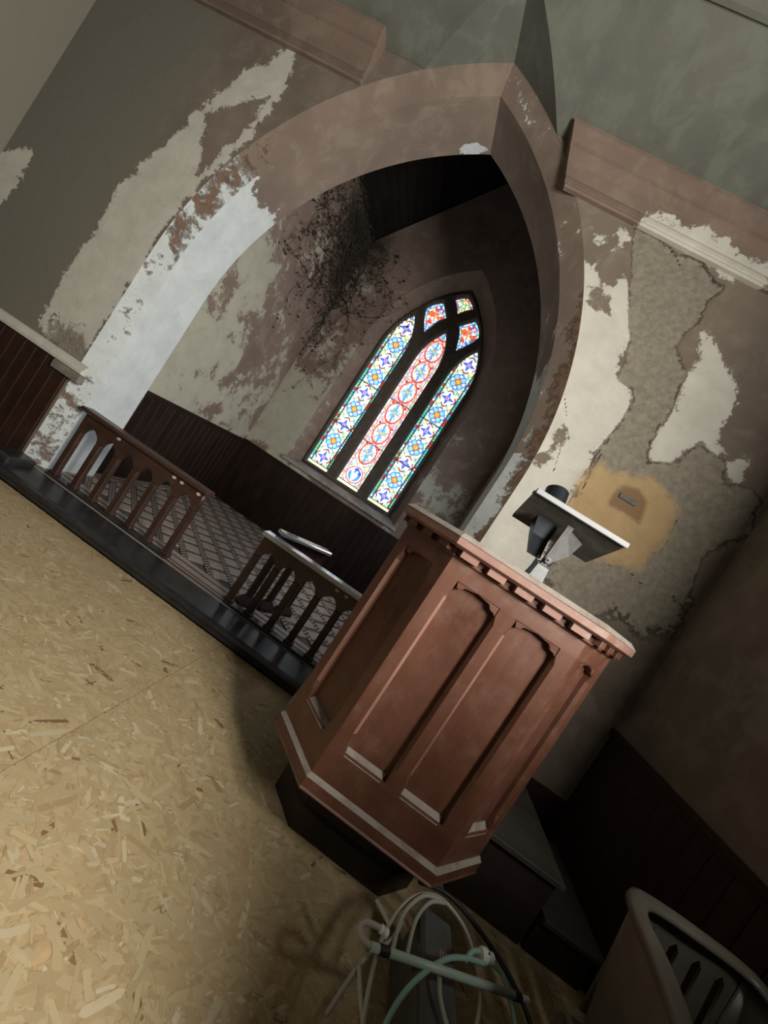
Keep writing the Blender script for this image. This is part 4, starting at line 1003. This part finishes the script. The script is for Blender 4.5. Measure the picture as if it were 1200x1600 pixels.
obj('side_shell', shell(path[i1:]), M_chair, chr_, smooth=True)
slots = []
for k in range(4):
    x = 1.40 + k * 0.085; slots.append([(x, 0.55), (x + 0.030, 0.55), (x + 0.030, 0.76 - 0.0 * k), (x + 0.015, 0.78), (x, 0.76)])
Tb = Matrix.Translation((-CO.x, -CO.y, 0)) @ Matrix.Translation((0, -1.50, 0.86)) @ Matrix.Rotation(-0.12, 4, 'X') @ Matrix.Translation((0, 0, -0.86))
plate('slotted_back', [[(1.33, 0.42), (1.74, 0.42), (1.745, 0.845), (1.70, 0.858), (1.34, 0.858)]] + slots, 0.012, 0.002, M_chair, chr_, Tb)
obj('seat', box(1.27 - CO.x, 1.73 - CO.x, -2.08 - CO.y, -1.58 - CO.y, 0.39, 0.42), M_chair, chr_, bevel=0.012)
for x, y in ((1.27, -2.06), (1.73, -2.06), (1.29, -1.60), (1.71, -1.60)):
    obj('leg', loft([[(x - CO.x + sx * h_, y - CO.y + sy_ * h_, z_) for sx, sy_ in ((-1, -1), (1, -1), (1, 1), (-1, 1))] for z_, h_ in ((0.0, 0.016), (0.395, 0.026))]), M_chair, chr_)

# ------------------------------------------------------------------ dead creeper on the chancel wall and roof
vr = random.Random(8)
stems, leaves = [], []
def wallpt(u, z_, dpt):
    """u runs along the left wall (y from .6 to 3.0) then along the back wall"""
    return Vector((CXL + dpt, 0.62 + u, z_)) if u < CYB - 0.62 else Vector((CXL + (u - CYB + 0.62), CYB - dpt, z_))
def creep(u, z_, ang, L_, r, depth):
    pts = []; d = 0.012 + vr.random() * 0.05
    n = max(3, int(L_ / 0.05))
    for k in range(n):
        pts.append(wallpt(u, min(z_, 4.93), d))
        ang += vr.gauss(0, 0.28); u = max(0.12, u + cos(ang) * 0.05); z_ += sin(ang) * 0.05; d = min(0.12, max(0.008, d + vr.gauss(0, 0.010)))
        if depth > 0 and vr.random() < 0.16: creep(u, z_, ang + vr.choice((-1, 1)) * vr.uniform(0.4, 1.1), L_ * vr.uniform(0.3, 0.6), r * 0.65, depth - 1)
        if vr.random() < 0.34:
            leaves.append((wallpt(u, min(z_, 4.93), d), vr.uniform(0.010, 0.030)))
    stems.append(tube(pts, r, 4, 0.4))
UC = CYB - 0.62
for k in range(34):
    creep(UC + vr.gauss(-0.25, 0.28), vr.uniform(4.3, 4.9), -pi / 2 + vr.gauss(0.0, 0.35), vr.uniform(0.7, 1.9), vr.uniform(0.003, 0.0065), 2)
for k in range(9):
    creep(UC + vr.gauss(-0.5, 0.4), vr.uniform(4.2, 4.8), pi + vr.gauss(0.15, 0.3), vr.uniform(0.5, 1.3), 0.0035, 2)
for k in range(6):
    creep(UC + vr.uniform(0.0, 0.25), vr.uniform(4.3, 4.85), vr.gauss(-0.25, 0.3), vr.uniform(0.4, 0.8), 0.0035, 2)
for k in range(70):
    creep(UC + vr.gauss(-0.35, 0.35), vr.uniform(4.35, 4.92), vr.uniform(0, 6.28), vr.uniform(0.25, 0.7), vr.uniform(0.002, 0.005), 1)
cr_o = empty('dead_creeper', (CXL + 0.05, CYB - 0.3, 4.8), 'dark dead creeper hanging from the roof down the chancel corner left of the window', 'creeper')
CRT = Matrix.Translation((-(CXL + 0.05), -(CYB - 0.3), -4.8))
tag(obj('stems', xform(join(*stems), CRT), M_stem, cr_o), kind='stuff')
lv = []
for p, s_ in leaves:
    rot = Matrix.Translation(p) @ Matrix.Rotation(vr.uniform(0, 6.28), 4, 'Z') @ Matrix.Rotation(vr.uniform(-1.2, 1.2), 4, 'X') @ Matrix.Rotation(vr.uniform(-1, 1), 4, 'Y')
    lv.append(([tuple(rot @ Vector(q)) for q in ((0, 0, 0), (s_, s_ * .7, s_ * .2), (s_ * 2.2, 0, 0), (s_, -s_ * .7, s_ * .2))], [(0, 1, 2), (0, 2, 3)]))
tag(obj('dead_leaves', xform(join(*lv), CRT), M_leaf, cr_o), kind='stuff')

# ------------------------------------------------------------------ pew added beside the camera, outside the frame, to shade the corner
pw = empty('added_pew', (1.43, -2.40, 0), 'unseen dark high backed pew added to shade the corner', 'pew')
for k in range(7): obj('added_pew_back', box(-0.46 + k * 0.137, -0.327 + k * 0.137, 0.08, 0.11, 0.06, 1.68), M_wains, pw, bevel=0.003)
obj('seat', box(-0.46, 0.49, -0.36, 0.08, 0.42, 0.455), M_wains, pw, bevel=0.006)
obj('cap_rail', box(-0.50, 0.51, 0.06, 0.13, 1.68, 1.72), M_wains, pw, bevel=0.006)
for x in (-0.50, 0.465): obj('added_pew_end', box(x, x + 0.04, -0.38, 0.12, 0.0, 1.18), M_wains, pw, bevel=0.006)
